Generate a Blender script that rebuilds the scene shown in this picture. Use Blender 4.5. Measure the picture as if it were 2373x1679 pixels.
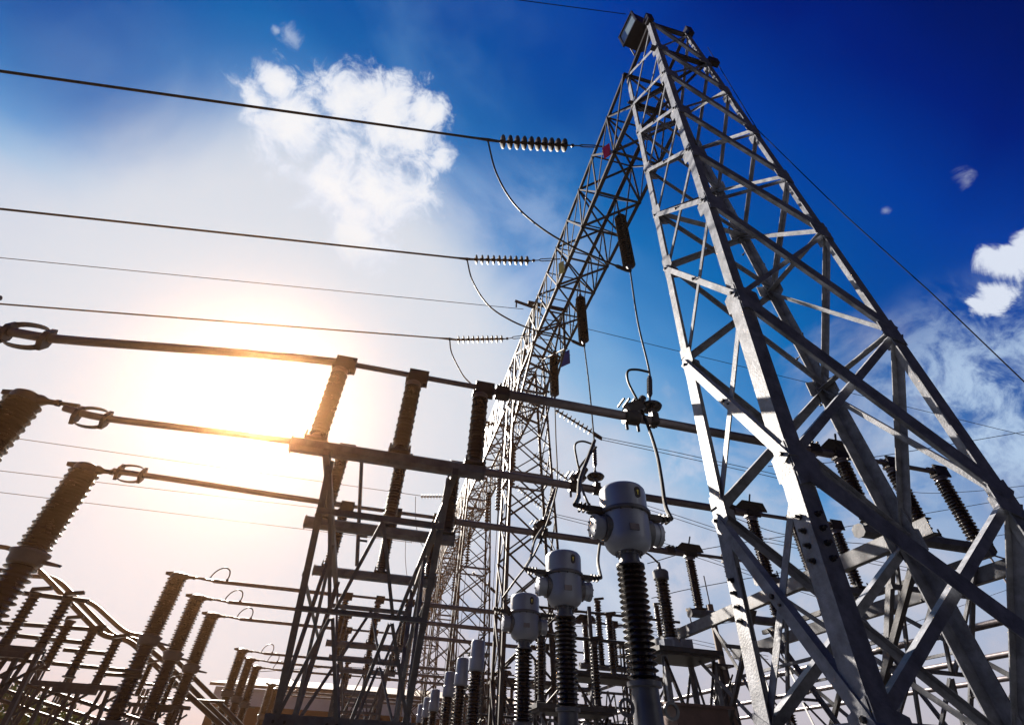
import bpy, math, random
from mathutils import Vector, Matrix
V=Vector
for _o in list(bpy.data.objects): bpy.data.objects.remove(_o)
scene=bpy.context.scene
C=scene.collection
random.seed(7)
# ------------------------------------------------------------------ camera
F_PX=1136.78; CX,CY=1186.5,839.5
PITCH=math.radians(40.645); ROLL=math.radians(2.7015); YAW=math.radians(12.428)
EYE=V((0,0,1.6))
Fw=V((math.sin(YAW)*math.cos(PITCH),math.cos(YAW)*math.cos(PITCH),math.sin(PITCH)))
R0=V((math.cos(YAW),-math.sin(YAW),0)); U0=R0.cross(Fw)
Rt=R0*math.cos(ROLL)+U0*math.sin(ROLL); Up=U0*math.cos(ROLL)-R0*math.sin(ROLL)
cd=bpy.data.cameras.new('camera'); cam=bpy.data.objects.new('camera',cd); C.objects.link(cam)
cam.matrix_world=Matrix(((Rt.x,Up.x,-Fw.x,0),(Rt.y,Up.y,-Fw.y,0),(Rt.z,Up.z,-Fw.z,EYE.z),(0,0,0,1)))
cd.sensor_fit='HORIZONTAL'; cd.sensor_width=36; cd.lens=36*F_PX/2373
cd.clip_start=0.05; cd.clip_end=5000
scene.camera=cam
scene.render.resolution_x=1024; scene.render.resolution_y=724
def at(px,py,ax,v):
    "world point seen at photograph pixel (px,py) on the plane coord[ax]=v (z measured above the ground)"
    d=Rt*((px-CX)/F_PX)-Up*((py-CY)/F_PX)+Fw
    t=((v-EYE[ax])/d[ax]); return EYE+d*t
def pdir(px,py): return (Rt*((px-CX)/F_PX)-Up*((py-CY)/F_PX)+Fw).normalized()
# ------------------------------------------------------------------ light and sky
SUN=pdir(605,925)
sun_az=math.atan2(SUN.x,SUN.y); sun_el=math.asin(SUN.z)
sl=bpy.data.lights.new('sun','SUN'); sl.energy=5.0; sl.angle=math.radians(0.5); sl.color=(1.0,0.90,0.78)
so=bpy.data.objects.new('sun',sl); C.objects.link(so); so.rotation_euler=SUN.to_track_quat('Z','Y').to_euler()
w=bpy.data.worlds.new('World'); scene.world=w; w.use_nodes=True
nt=w.node_tree; nt.nodes.clear(); N=nt.nodes.new; Lk=nt.links.new
def setin(n,i,v):
    if hasattr(v,'is_output') or isinstance(v,bpy.types.NodeSocket): Lk(v,n.inputs[i])
    else: n.inputs[i].default_value=v
def math_(op,a,b=0.0,clamp=False):
    n=N('ShaderNodeMath'); n.operation=op; n.use_clamp=clamp; setin(n,0,a); setin(n,1,b); return n.outputs[0]
def dot_(a,vec):
    n=N('ShaderNodeVectorMath'); n.operation='DOT_PRODUCT'; Lk(a,n.inputs[0]); n.inputs[1].default_value=vec; return n.outputs['Value']
def ramp_(x,a,b,lo=0.0,hi=1.0):
    n=N('ShaderNodeMapRange'); n.interpolation_type='SMOOTHSTEP'; n.clamp=True
    setin(n,0,x); n.inputs[1].default_value=a; n.inputs[2].default_value=b; n.inputs[3].default_value=lo; n.inputs[4].default_value=hi; return n.outputs[0]
def mixc(f,a,b):
    n=N('ShaderNodeMix'); n.data_type='RGBA'; n.clamp_factor=True; setin(n,0,f)
    for i,v in ((6,a),(7,b)):
        if isinstance(v,tuple): n.inputs[i].default_value=(*v,1)
        else: Lk(v,n.inputs[i])
    return n.outputs[2]
def noise_(vec,scale,detail=8,rough=.55,dist=0.0):
    n=N('ShaderNodeTexNoise'); n.inputs['Scale'].default_value=scale; n.inputs['Detail'].default_value=detail
    n.inputs['Roughness'].default_value=rough; n.inputs['Distortion'].default_value=dist; Lk(vec,n.inputs['Vector']); return n.outputs[0]
tc=N('ShaderNodeTexCoord'); D=tc.outputs['Generated']
sky=N('ShaderNodeTexSky'); sky.sky_type='NISHITA'; sky.sun_disc=False; sky.sun_elevation=sun_el; sky.sun_rotation=sun_az
sky.altitude=0; sky.air_density=1.0; sky.dust_density=0.6; sky.ozone_density=3.0
sc=N('ShaderNodeVectorMath'); sc.operation='SCALE'; Lk(sky.outputs[0],sc.inputs[0]); sc.inputs['Scale'].default_value=0.085
hs=N('ShaderNodeHueSaturation'); hs.inputs['Saturation'].default_value=1.22; hs.inputs['Hue'].default_value=0.505; Lk(sc.outputs[0],hs.inputs['Color'])
gm=N('ShaderNodeGamma'); gm.inputs[1].default_value=1.75; Lk(hs.outputs[0],gm.inputs[0])
sc2=N('ShaderNodeVectorMath'); sc2.operation='SCALE'; Lk(gm.outputs[0],sc2.inputs[0]); sc2.inputs['Scale'].default_value=1.35
sd=dot_(D,SUN); el=dot_(D,(0,0,1)); fwd=dot_(D,(SUN.x,SUN.y,0)); lft=dot_(D,(-1,0,0))
n1=noise_(D,3.2,9,.6,.6); n2=noise_(D,9,8,.62,.4); n3=noise_(D,1.6,6,.5,1.0); fine=noise_(D,17,10,.66,.6)
# clear sky tone from the angle to the sun and the height above the horizon, blended with the Nishita sky
q=math_('ADD',sd,math_('MULTIPLY',math_('SUBTRACT',1.0,el),.9))
q=math_('SUBTRACT',q,math_('MULTIPLY',math_('MULTIPLY',ramp_(lft,.3,.6),ramp_(el,.60,.74)),.24))
q=math_('ADD',q,math_('MULTIPLY',math_('SUBTRACT',n3,.5),.22))
cr=N('ShaderNodeValToRGB'); e=cr.color_ramp.elements
stops=[(.10,(0,.002,.028)),(.34,(0,.003,.060)),(.50,(0,.014,.20)),(.62,(0,.045,.34)),(.78,(0,.082,.37)),(.92,(.002,.155,.48)),(1.06,(.07,.29,.64)),(1.18,(.27,.50,.77)),(1.28,(.62,.70,.82))]
while len(e)<len(stops): e.new(.5)
for k,(p_,c_) in enumerate(stops): e[k].position=p_/1.5; e[k].color=(*c_,1)
Lk(math_('DIVIDE',q,1.5),cr.inputs[0])
col=mixc(.05,cr.outputs[0],sc2.outputs[0])
front=ramp_(fwd,.0,.28)
wisp=math_('MULTIPLY',ramp_(n3,.40,.62),ramp_(n1,.40,.66)); wisp=math_('MULTIPLY',wisp,ramp_(sd,.60,.86))
col=mixc(math_('MULTIPLY',wisp,.20),col,(.36,.60,.86))
# cloud bank low in the sky ahead
low=math_('ADD',el,math_('MULTIPLY',math_('SUBTRACT',n1,.5),1.1))
lowm=math_('MULTIPLY',ramp_(low,.50,.22),front)
colb=mixc(ramp_(n2,.36,.62),(.38,.50,.70),(.58,.60,.70))
col=mixc(math_('MULTIPLY',lowm,.92),col,colb)
col=mixc(math_('MULTIPLY',ramp_(el,.26,.05),front),col,(.55,.55,.64))
def blobs(lst):
    cl=None
    for px,py,r in lst:
        a=math_('ARCCOSINE',math_('MINIMUM',dot_(D,pdir(px,py)),.999999)); a=math_('SUBTRACT',1.0,math_('DIVIDE',a,math.radians(r)))
        cl=a if cl is None else math_('MAXIMUM',cl,a)
    return cl
f1=blobs([(690,300,5.6),(790,235,4.6),(880,270,5.2),(950,330,4.6),(790,400,6.2),(890,450,5.0),(830,530,5.0),(650,200,2.2),(985,260,2.4),(595,235,1.6),(1020,375,2.2)])
f1=math_('ADD',f1,math_('ADD',math_('MULTIPLY',math_('SUBTRACT',fine,.52),2.3),math_('MULTIPLY',math_('SUBTRACT',n2,.5),1.9)))
cl=ramp_(f1,-.06,.55)
f2=blobs([(2335,592,1.9),(2300,700,1.7),(2270,708,1.3),(2373,562,1.7)])
f2=math_('ADD',f2,math_('ADD',math_('MULTIPLY',math_('SUBTRACT',fine,.52),2.8),math_('MULTIPLY',math_('SUBTRACT',n2,.5),2.0)))
cl=math_('MAXIMUM',cl,ramp_(f2,-.02,.5))
f3=blobs([(676,86,1.5),(2240,420,1.1),(2050,490,.7),(640,70,.6)])
f3=math_('ADD',f3,math_('MULTIPLY',math_('SUBTRACT',fine,.56),3.0)); cl=math_('MAXIMUM',cl,math_('MULTIPLY',ramp_(f3,.0,.9),.5))
def cap(px,py,r0,r1): return ramp_(math_('ARCCOSINE',math_('MINIMUM',dot_(D,pdir(px,py)),.999999)),math.radians(r0),math.radians(r1))
cirr=math_('MULTIPLY',ramp_(math_('ADD',math_('MULTIPLY',fine,.6),math_('MULTIPLY',n2,.4)),.42,.60),cap(2330,940,13,3))
col=mixc(math_('MULTIPLY',cirr,.75),col,(.55,.72,.92))
cirr2=math_('MULTIPLY',ramp_(n1,.36,.60),cap(1180,620,15,3)); col=mixc(math_('MULTIPLY',cirr2,.45),col,(.50,.60,.82))
cirr3=math_('MULTIPLY',ramp_(n2,.40,.62),cap(1560,1180,13,4)); col=mixc(math_('MULTIPLY',cirr3,.65),col,(.60,.66,.82))
# bright aureole round the sun (scattered light of the sky itself)
g=math_('ADD',math_('SUBTRACT',sd,math_('MULTIPLY',ramp_(lft,.25,.6),.022)),math_('MULTIPLY',math_('SUBTRACT',n1,.5),.06))
gl=ramp_(g,.842,.925)
col=mixc(gl,col,(.66,.73,.81))
col=mixc(math_('MULTIPLY',ramp_(sd,.80,.90),.10),col,(.70,.66,.80))
col=mixc(math_('MULTIPLY',cl,.97),col,mixc(ramp_(math_('ADD',f1,math_('MULTIPLY',f2,.0)),.2,1.0),(.74,.80,.92),(.93,.935,.955)))
col=mixc(ramp_(sd,.92,.985),col,(.64,.73,.82))
bg=N('ShaderNodeBackground'); Lk(col,bg.inputs[0]); bg.inputs[1].default_value=0.203
wo=N('ShaderNodeOutputWorld'); Lk(bg.outputs[0],wo.inputs[0])
vs=scene.view_settings; vs.view_transform='Standard'; vs.look='None'; vs.exposure=2.3; vs.gamma=1; vs.use_curve_mapping=False
scene.render.engine='CYCLES'
scene.cycles.max_bounces=5; scene.cycles.diffuse_bounces=1

# ------------------------------------------------------------------ materials
def mat(name,col,rough=.5,metal=0.0,var=.25,vscale=6,bump=.0,bscale=40,col2=None,spec=.5,coat=0.0):
    m=bpy.data.materials.new(name); m.use_nodes=True; t=m.node_tree; n=t.nodes; b=n['Principled BSDF']
    tx=n.new('ShaderNodeTexCoord'); no=n.new('ShaderNodeTexNoise'); no.inputs['Scale'].default_value=vscale; no.inputs['Detail'].default_value=8; no.inputs['Roughness'].default_value=.65
    t.links.new(tx.outputs['Object'],no.inputs['Vector'])
    r=n.new('ShaderNodeValToRGB'); e=r.color_ramp.elements; e[0].position=.32; e[1].position=.70
    c2=col2 if col2 else tuple(min(1,c*(1+var)) for c in col)
    c1=tuple(c*(1-var) for c in col)
    e[0].color=(*c1,1); e[1].color=(*c2,1)
    t.links.new(no.outputs[0],r.inputs[0]); t.links.new(r.outputs[0],b.inputs['Base Color'])
    b.inputs['Metallic'].default_value=metal; b.inputs['Specular IOR Level'].default_value=spec
    b.inputs['Coat Weight'].default_value=coat
    mr=n.new('ShaderNodeMapRange'); mr.inputs[3].default_value=max(.03,rough-.12); mr.inputs[4].default_value=min(1,rough+.12)
    t.links.new(no.outputs[0],mr.inputs[0]); t.links.new(mr.outputs[0],b.inputs['Roughness'])
    if bump>0:
        n2=n.new('ShaderNodeTexNoise'); n2.inputs['Scale'].default_value=bscale; n2.inputs['Detail'].default_value=6; t.links.new(tx.outputs['Object'],n2.inputs['Vector'])
        bp=n.new('ShaderNodeBump'); bp.inputs['Strength'].default_value=bump; bp.inputs['Distance'].default_value=.01
        t.links.new(n2.outputs[0],bp.inputs['Height']); t.links.new(bp.outputs[0],b.inputs['Normal'])
    return m
M={}
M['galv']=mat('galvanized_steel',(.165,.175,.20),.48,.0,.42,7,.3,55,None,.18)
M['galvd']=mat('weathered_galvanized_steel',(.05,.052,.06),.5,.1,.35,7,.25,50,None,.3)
M['galvm']=mat('less_lit_galvanized_steel',(.11,.115,.13),.5,.05,.35,6,.3,55,None,.2)  # darker copy of the tower steel, weaker sunlight put into the colour
M['galv_shaded']=mat('shaded_galvanized_steel',(.04,.04,.045),.55,.1,.3,5,.25,50,None,.3)  # far towers and girders: their shade is painted in as a darker steel
M['bolt']=mat('dark_bolt_steel',(.025,.024,.026),.45,.4,.2)
M['alu']=mat('aluminium_tube',(.12,.105,.115),.38,.5,.25,5,.1,30)
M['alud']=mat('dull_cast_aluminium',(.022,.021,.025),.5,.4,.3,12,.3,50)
M['porc']=mat('brown_glazed_porcelain',(.014,.006,.005),.25,0,.4,5,0,1,None,.4,.12)
M['porcd']=mat('dark_glazed_porcelain',(.008,.005,.006),.28,0,.4,5,0,1,None,.35,.08)
M['disc']=mat('dull_disc_porcelain',(.010,.008,.008),.6,0,.3,5,0,1,None,.15)
M['paint']=mat('grey_blue_tank_paint',(.21,.235,.29),.36,.2,.10,4,.12,25)
M['paintd']=mat('dark_grey_tank_paint',(.07,.075,.09),.4,.2,.2,6,.1,30)
M['wire']=mat('weathered_conductor',(.012,.011,.012),.6,.1,.3,20,0,1,None,.2)
M['wiref']=mat('thin_earth_wire',(.006,.007,.012),.8,.0,.2,20,0,1,None,.03)
M['rub']=mat('black_cable',(.006,.006,.007),.6,0,.2,6,0,1,None,.2)
M['glass']=mat('lamp_glass',(.20,.26,.27),.12,.0,.2,3,0,1,None,.6,.3)
M['red']=mat('red_phase_plate',(.55,.012,.02),.4,0,.15)
M['yel']=mat('yellow_phase_plate',(.70,.55,.10),.45,0,.15)
M['sym']=mat('yellow_marking',(.75,.60,.08),.5,0,.1)
M['blue']=mat('blue_phase_plate',(.03,.05,.32),.45,0,.15)
M['wall']=mat('white_rendered_wall',(.82,.82,.84),.8,0,.12,.6,.2,8)
M['redw']=mat('dark_red_wall',(.09,.012,.015),.7,0,.25,1.5,.2,8)
M['roof']=mat('tiled_roof',(.16,.12,.10),.8,0,.3,2,.3,6)
M['tank']=mat('brown_cabinet_paint',(.075,.04,.035),.5,.1,.25,6,.15,30)
M['conc']=mat('concrete',(.33,.32,.31),.85,0,.2,3,.5,20)
M['grav']=mat('gravel',(.016,.015,.015),.95,0,.45,14,.9,60)
M['leaf']=mat('tree_leaves',(.07,.13,.025),.6,0,.5,2.0)
M['bark']=mat('tree_bark',(.09,.065,.045),.9,0,.3,8,.6,20)
M['wood']=mat('weathered_wood_pole',(.12,.09,.07),.85,0,.3,6,.5,25)

# ------------------------------------------------------------------ mesh helpers
def perp(a,hint=None):
    a=a.normalized(); h=V(hint) if hint is not None else (V((0,0,1)) if abs(a.z)<.9 else V((1,0,0)))
    u=h-a*h.dot(a)
    if u.length<1e-5: u=V((1,0,0))-a*a.x
    u.normalize(); return u,a.cross(u)
class MB:
    def __init__(s): s.v=[]; s.f=[]
    def quadstrip(s,rings,closed=True,caps=True):
        n=len(rings[0]); base=len(s.v)
        for r in rings: s.v+= [tuple(p) for p in r]
        for i in range(len(rings)-1):
            for j in range(n if closed else n-1):
                a=base+i*n+j; b=base+i*n+(j+1)%n; s.f.append((a,b,b+n,a+n))
        if caps:
            s.f.append(tuple(base+j for j in reversed(range(n)))); e=base+(len(rings)-1)*n; s.f.append(tuple(e+j for j in range(n)))
        return s
    def tube(s,pts,r,n=8,caps=True):
        pts=[V(p) for p in pts]; rings=[]; u=None
        for i,p in enumerate(pts):
            d=(pts[min(i+1,len(pts)-1)]-pts[max(i-1,0)])
            if d.length<1e-9: d=V((0,0,1))
            d.normalize()
            if u is None: u,v=perp(d)
            else:
                u=u-d*u.dot(d)
                if u.length<1e-6: u,_=perp(d)
                u.normalize()
            v=d.cross(u); rr=r[i] if isinstance(r,(list,tuple)) else r
            rings.append([p+(u*math.cos(2*math.pi*k/n)+v*math.sin(2*math.pi*k/n))*rr for k in range(n)])
        return s.quadstrip(rings,True,caps)
    def lathe(s,o,axis,prof,n=20,caps=True):
        o=V(o); axis=V(axis).normalized(); u,v=perp(axis)
        rings=[[o+axis*h+(u*math.cos(2*math.pi*k/n)+v*math.sin(2*math.pi*k/n))*max(r,1e-4) for k in range(n)] for h,r in prof]
        return s.quadstrip(rings,True,caps)
    def box(s,c,sx,sy,sz,ax=None):
        c=V(c); X,Y,Z=ax if ax else (V((1,0,0)),V((0,1,0)),V((0,0,1)))
        q=[]
        for dz in (-1,1):
            q.append([c+X*(a*sx/2)+Y*(b*sy/2)+Z*(dz*sz/2) for a,b in ((-1,-1),(1,-1),(1,1),(-1,1))])
        return s.quadstrip(q)
    def beam(s,p0,p1,wd,ht,up=None):
        p0=V(p0);p1=V(p1); d=(p1-p0); u,v=perp(d,up)   # u ~ up
        q=[[p+v*(a*wd/2)+u*(b*ht/2) for a,b in ((-1,-1),(1,-1),(1,1),(-1,1))] for p in (p0,p1)]
        return s.quadstrip(q)
    def angle(s,p0,p1,a,b,w1,w2=None,t=.012):
        "L section: corner line p0-p1, flanges toward a and b"
        p0=V(p0);p1=V(p1); d=(p1-p0).normalized(); w2=w2 or w1
        a=V(a); a=(a-d*a.dot(d)).normalized(); b=V(b); b=(b-d*b.dot(d)); b=(b-a*b.dot(a)).normalized()
        pf=[(0,0),(w1,0),(w1,t),(t,t),(t,w2),(0,w2)]
        if d.dot(a.cross(b))<0: pf=pf[::-1]
        q=[[p+a*x+b*y for x,y in pf] for p in (p0,p1)]
        base=len(s.v)
        for r in q: s.v+=[tuple(x) for x in r]
        for j in range(6):
            k=(j+1)%6; s.f.append((base+j,base+k,base+6+k,base+6+j))
        # caps as two quads each
        idx=[0,1,2,3,4,5]
        if pf[0]!=(0,0): L1=[(5,4,3,2),(5,2,1,0)]
        else: L1=[(0,1,2,3),(0,3,4,5)]
        for f in L1: s.f.append(tuple(base+i for i in reversed(f))); s.f.append(tuple(base+6+i for i in f))
        return s
    def plate(s,pts,nrm,t):
        nrm=V(nrm).normalized(); pts=[V(p) for p in pts]
        return s.quadstrip([[p-nrm*(t/2) for p in pts],[p+nrm*(t/2) for p in pts]])
    def build(s,name,m,parent=None,smooth=False,origin=None):
        me=bpy.data.meshes.new(name); me.from_pydata(s.v,[],s.f); me.materials.append(M[m] if isinstance(m,str) else m)
        if smooth:
            me.polygons.foreach_set('use_smooth',[True]*len(me.polygons))
            try: me.set_sharp_from_angle(angle=math.radians(38))
            except Exception: pass
        me.update()
        o=bpy.data.objects.new(name,me); C.objects.link(o)
        if parent is not None:
            o.parent=parent
        return o
def tag(o,label,cat,group=None,kind=None):
    if label: o['label']=label
    if cat: o['category']=cat
    if group: o['group']=group
    if kind: o['kind']=kind
    return o
def thing(name,label,cat,group=None):
    o=bpy.data.objects.new(name,None); C.objects.link(o); o.empty_display_size=.2
    return tag(o,label,cat,group)
KIDS={}
def children(o): return [c for c in bpy.data.objects if c.parent==o]
def copy_tree(o,off,label,group=None,parent=None):
    c=o.copy(); C.objects.link(c)
    if parent is None: c.location=V(o.location)+V(off); c['label']=label
    else: c.parent=parent
    if group: c['group']=group
    for ch in children(o): copy_tree(ch,(0,0,0),None,None,c)
    return c
def recenter(o,p):
    "move an Empty to its base point and shift its parts back so nothing moves"
    p=V(p); o.location=p
    def sh(me):
        for v in me.vertices: v.co-=p
    for ch in children(o):
        sh(ch.data)
        for g in children(ch): sh(g.data)
    return o
def arc(p0,p1,sag,n=14,dirv=(0,0,-1)):
    p0=V(p0);p1=V(p1);dv=V(dirv)
    return [p0.lerp(p1,i/n)+dv*(sag*4*(i/n)*(1-i/n)) for i in range(n+1)]
def bez(ps,n=20):
    "smooth curve through points (Catmull-Rom)"
    ps=[V(p) for p in ps]; q=[ps[0]*2-ps[1]]+ps+[ps[-1]*2-ps[-2]]; out=[]
    seg=len(ps)-1; m=max(2,n//seg)
    for i in range(seg):
        a,b,c,d=q[i:i+4]
        for k in range(m):
            t=k/m; out.append(.5*((2*b)+(c-a)*t+(2*a-5*b+4*c-d)*t*t+(3*b-a-3*c+d)*t**3))
    out.append(ps[-1]); return out
def Z(z): return z+1.6      # heights below are written relative to eye level
# ------------------------------------------------------------------ setting
gb=MB(); gb.quadstrip([[V((-190,-120,0)),V((190,-120,0))],[V((-190,260,0)),V((190,260,0))]],False,False)
tag(gb.build('ground','grav'),None,None,None,'structure')

# ------------------------------------------------------------------ reusable pieces
def sheds(mb,p0,p1,rc,rs,pitch,n=18,alt=1.0):
    p0=V(p0);p1=V(p1); L=(p1-p0).length; k=max(2,int(round(L/pitch))); p=L/k; pr=[(0,rc)]
    for i in range(k):
        h=i*p; r=rs*(alt if i%2 else 1.0)
        pr+=[(h+.18*p,rc),(h+.34*p,rc+(r-rc)*.55),(h+.44*p,r*.97),(h+.52*p,r),(h+.60*p,r*.98),(h+.66*p,rc+(r-rc)*.6),(h+.78*p,rc*1.02)]
    pr.append((L,rc)); mb.lathe(p0,p1-p0,pr,n); return mb
def flange(mb,o,ax,r,t,n=20): mb.lathe(o,ax,[(-t/2,r*.96),(-t/2+.004,r),(t/2-.004,r),(t/2,r*.96)],n)

def lattice_tower(name,label,cx,cy,levels,hx,hy,base,detail=False,lw=.15,bw=.09,group=None,extra=None,gm='galv'):
    t=thing(name,label,'lattice tower',group)
    S={'A':(-1,1),'B':(-1,-1),'D':(1,-1),'C':(1,1)}
    def P(n,z): sx,sy=S[n]; return V((cx(z)+sx*hx(z),cy+sy*hy(z),Z(z)))
    zs=levels
    for n,(sx,sy) in S.items():
        mb=MB()
        for i in range(len(zs)-1):
            a,b=P(n,zs[i]),P(n,zs[i+1]); ww=lw*(1.0 if (zs[i]+zs[i+1])/2<5 else .75)
            e=(b-a).normalized()*.0
            mb.angle(a-e,b+e,(-sx,0,0),(0,-sy,0),ww,ww,.014)
        mb.build('leg',gm,t)
    faces=[('A','B',V((-1,0,0))),('B','D',V((0,-1,0))),('D','C',V((1,0,0))),('C','A',V((0,1,0)))]
    for fi,(a,b,nrm) in enumerate(faces):
        for i in range(len(zs)-1):
            u,l=zs[i+1],zs[i]
            w_=bw*(1.2 if u<5 else (.95 if u<9 else .78))
            if fi in (1,3): w_*=1.15
            pairs=[(P(a,u),P(b,l),.022),(P(b,u),P(a,l),-.05)]
            if fi==2: pairs=[(P(a,u),P(b,l),.022),(P(b,u),P(a,l),-.05)]
            for j,(q0,q1,off) in enumerate(pairs):
                q0=q0.copy();q1=q1.copy(); d=(q1-q0).normalized()
                ww=w_*((1.5 if fi==1 and detail else 1.0) if j==0 else .72)
                q0+=d*.03; q1-=d*.03; q0+=nrm*off; q1+=nrm*off
                side=nrm.cross(d)
                if side.z<0: side=-side
                mb=MB(); mb.angle(q0+side*ww/2,q1+side*ww/2,-side,-nrm,ww,ww*.8,.009)
                br=mb.build('brace',gm,t)
                if detail and j==0 and fi==0:
                    for f in (.03,.5,.97):
                        c=q0.lerp(q1,f); m2=MB(); m2.lathe(c+nrm*.002,nrm,[(0,.022),(.018,.022),(.022,.016)],6); m2.build('bolt','bolt',br)
                        if f==.5: m2=MB(); m2.lathe(c+nrm*.002+d*.10+side*.01,nrm,[(0,.012),(.015,.012)],6); m2.build('bolt','bolt',br)
        # gusset plates
    if detail:
        for n in 'ABDC':
            sx,sy=S[n]
            for i in range(1,len(zs)-1):
                mb=MB(); p=P(n,zs[i]); mb.plate([p+V((0,-sy*.0,.20)),p+V((0,-sy*.20,.10)),p+V((0,-sy*.20,-.12)),p+V((0,0,-.22))],(1,0,0),.010)
                mb.plate([p+V((0,0,.20))+V((0,sy*.014,0)),p+V((-sx*.26,sy*.014,.10)),p+V((-sx*.26,sy*.014,-.12)),p+V((0,sy*.014,-.22))],(0,1,0),.010)
                mb.build('gusset_plate','galv',t)
    # feet
    for n in 'ABDC':
        p=P(n,zs[0]); mb=MB(); mb.box((p.x,p.y,base+.15),.5,.5,.3); mb.build('footing','conc',t)
    if extra: extra(t,P,S)
    recenter(t,(cx(zs[0]),cy,0)); return t

# ------------------------------------------------------------------ the big tower in front
def t1_hx(z): return .6*(2.227-.05044*(z/.6+1.6))
def t1_hy(z): return .6*(.9395+.0079*(z/.6+1.6))
T1L=[-1.6,.3,2.155,4.26,6.26,7.76,9.37,11.13,12.70,14.62]
def t1_extra(t,P,S):
    # step bolts on the far right leg
    zz=-.9
    while zz<13:
        p=P('C',zz); mb=MB(); k=int(round((zz+.9)/.42))%2
        d=V((1,0,0)) if k else V((0,1,0))
        mb.tube([p-d*.02,p+d*.15],.010,6); mb.lathe(p+d*.15,d,[(0,.010),(0,.02),(.018,.02),(.018,.001)],6); mb.build('step_bolt','bolt',t); zz+=.42
    # splice bolts on the two near legs
    for n,z0 in (('B',1.35),('A',1.15)):
        sx,sy=S[n]
        for k in range(4):
            c=P(n,z0+k*.115)
            for d,inw in ((V((sx,0,0)),V((0,-sy,0))),(V((0,sy,0)),V((-sx,0,0)))):
                for o in (.085,):
                    q=c+inw*o; mb=MB(); mb.lathe(q,d,[(0,.024),(.018,.024),(.018,.014),(.05,.014),(.052,.008)],8); mb.build('splice_bolt','bolt',t)
        sp=MB(); a_,b_=P(n,z0-.12),P(n,z0+.5); e=V((-sx*.016,-sy*.016,0)); sp.angle(a_+e,b_+e,(-sx,0,0),(0,-sy,0),.125,.125,.012); sp.build('splice_plate','galvd',t)
    # horizontal rails at panel levels on the right and back faces
    for z_,a,b,nrm in ((4.26,'D','C',V((1,0,0))),(6.26,'D','C',V((1,0,0))),(7.76,'C','A',V((0,1,0))),(.3,'A','B',V((-1,0,0))),(.3,'B','D',V((0,-1,0))),(.3,'D','C',V((1,0,0))),(.3,'C','A',V((0,1,0))),(12.70,'B','D',V((0,-1,0))),(14.62,'B','D',V((0,-1,0))),(12.70,'A','C',V((0,1,0))),(14.62,'A','C',V((0,1,0))),(14.62,'A','B',V((-1,0,0))),(14.62,'C','D',V((1,0,0)))):
        q0,q1=P(a,z_)-nrm*.03,P(b,z_)-nrm*.03
        if z_>12: 
            d=(q1-q0).normalized(); 
            if abs(nrm.y)>.5: q0-=d*.12; q1+=d*.12
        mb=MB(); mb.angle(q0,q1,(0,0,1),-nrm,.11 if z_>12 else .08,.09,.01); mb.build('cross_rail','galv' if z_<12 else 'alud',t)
    # redundant internal diagonals near the head
    for z0,z1,a,b in ((11.13,12.7,'A','D'),(12.7,14.62,'B','C'),(9.37,11.13,'B','C'),(12.7,12.7,'A','D'),(14.62,14.62,'B','C')):
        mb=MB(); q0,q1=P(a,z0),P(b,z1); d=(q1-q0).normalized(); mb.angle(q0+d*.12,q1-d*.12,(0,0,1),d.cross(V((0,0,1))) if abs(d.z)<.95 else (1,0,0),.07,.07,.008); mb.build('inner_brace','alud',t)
    # stub posts that end above the top bars
    for n in ('D','B'):
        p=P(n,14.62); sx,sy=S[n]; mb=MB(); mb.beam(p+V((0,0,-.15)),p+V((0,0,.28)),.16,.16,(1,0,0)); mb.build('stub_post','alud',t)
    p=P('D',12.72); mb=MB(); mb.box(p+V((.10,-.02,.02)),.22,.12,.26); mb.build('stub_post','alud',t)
tower1=lattice_tower('lattice_tower','huge galvanized steel lattice tower nearest the camera, its bright legs filling the right half',(lambda z:4.291),3.6,T1L,t1_hx,t1_hy,0,True,.165,.082,None,t1_extra)

# floodlight on the tower head
def floodlight(label,c,fwd,w_,h_,dep,m_='bolt'):
    t=thing('floodlight',label,'floodlight'); f=V(fwd).normalized(); u,v=perp(f)
    mb=MB(); q=[]
    for s_,k in ((0,1.0),(-dep*.8,1.0),(-dep,.8)):
        q.append([V(c)+f*s_+v*(a*w_/2*k)+u*(b*h_/2*k) for a,b in ((-1,-1),(1,-1),(1,1),(-1,1))])
    mb.quadstrip(q); mb.build('housing',m_,t)
    fr=MB()
    for a,b,ww,hh in ((0,.5,w_*1.1,.05),(0,-.5,w_*1.1,.05),(.5,0,.05,h_*1.1),(-.5,0,.05,h_*1.1)):
        fr.box(V(c)+f*.02+v*(a*w_)+u*(b*h_),ww,hh,.05,(v,u,f))
    fr.build('bezel','bolt',t)
    g=MB(); g.box(V(c)+f*.008,w_*.94,h_*.94,.012,(v,u,f)); g.build('lamp_glass','glass',t)
    br=MB(); br.tube([V(c)-f*dep*.5+v*w_*.6,V(c)-f*dep*.5+v*w_*.6-u*h_*.8,V(c)-f*dep*.5-v*w_*.6-u*h_*.8,V(c)-f*dep*.5-v*w_*.6],.025,6); br.build('bracket','bolt',t)
    recenter(t,V(c)-f*dep*.5-u*h_*.8); return t
flc=at(1456,68,0,3.50)
floodlight('black floodlight with pale glass fixed at the head of the nearest tower',flc,(-1,-.12,-.10),.62,.62,.62)
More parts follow.
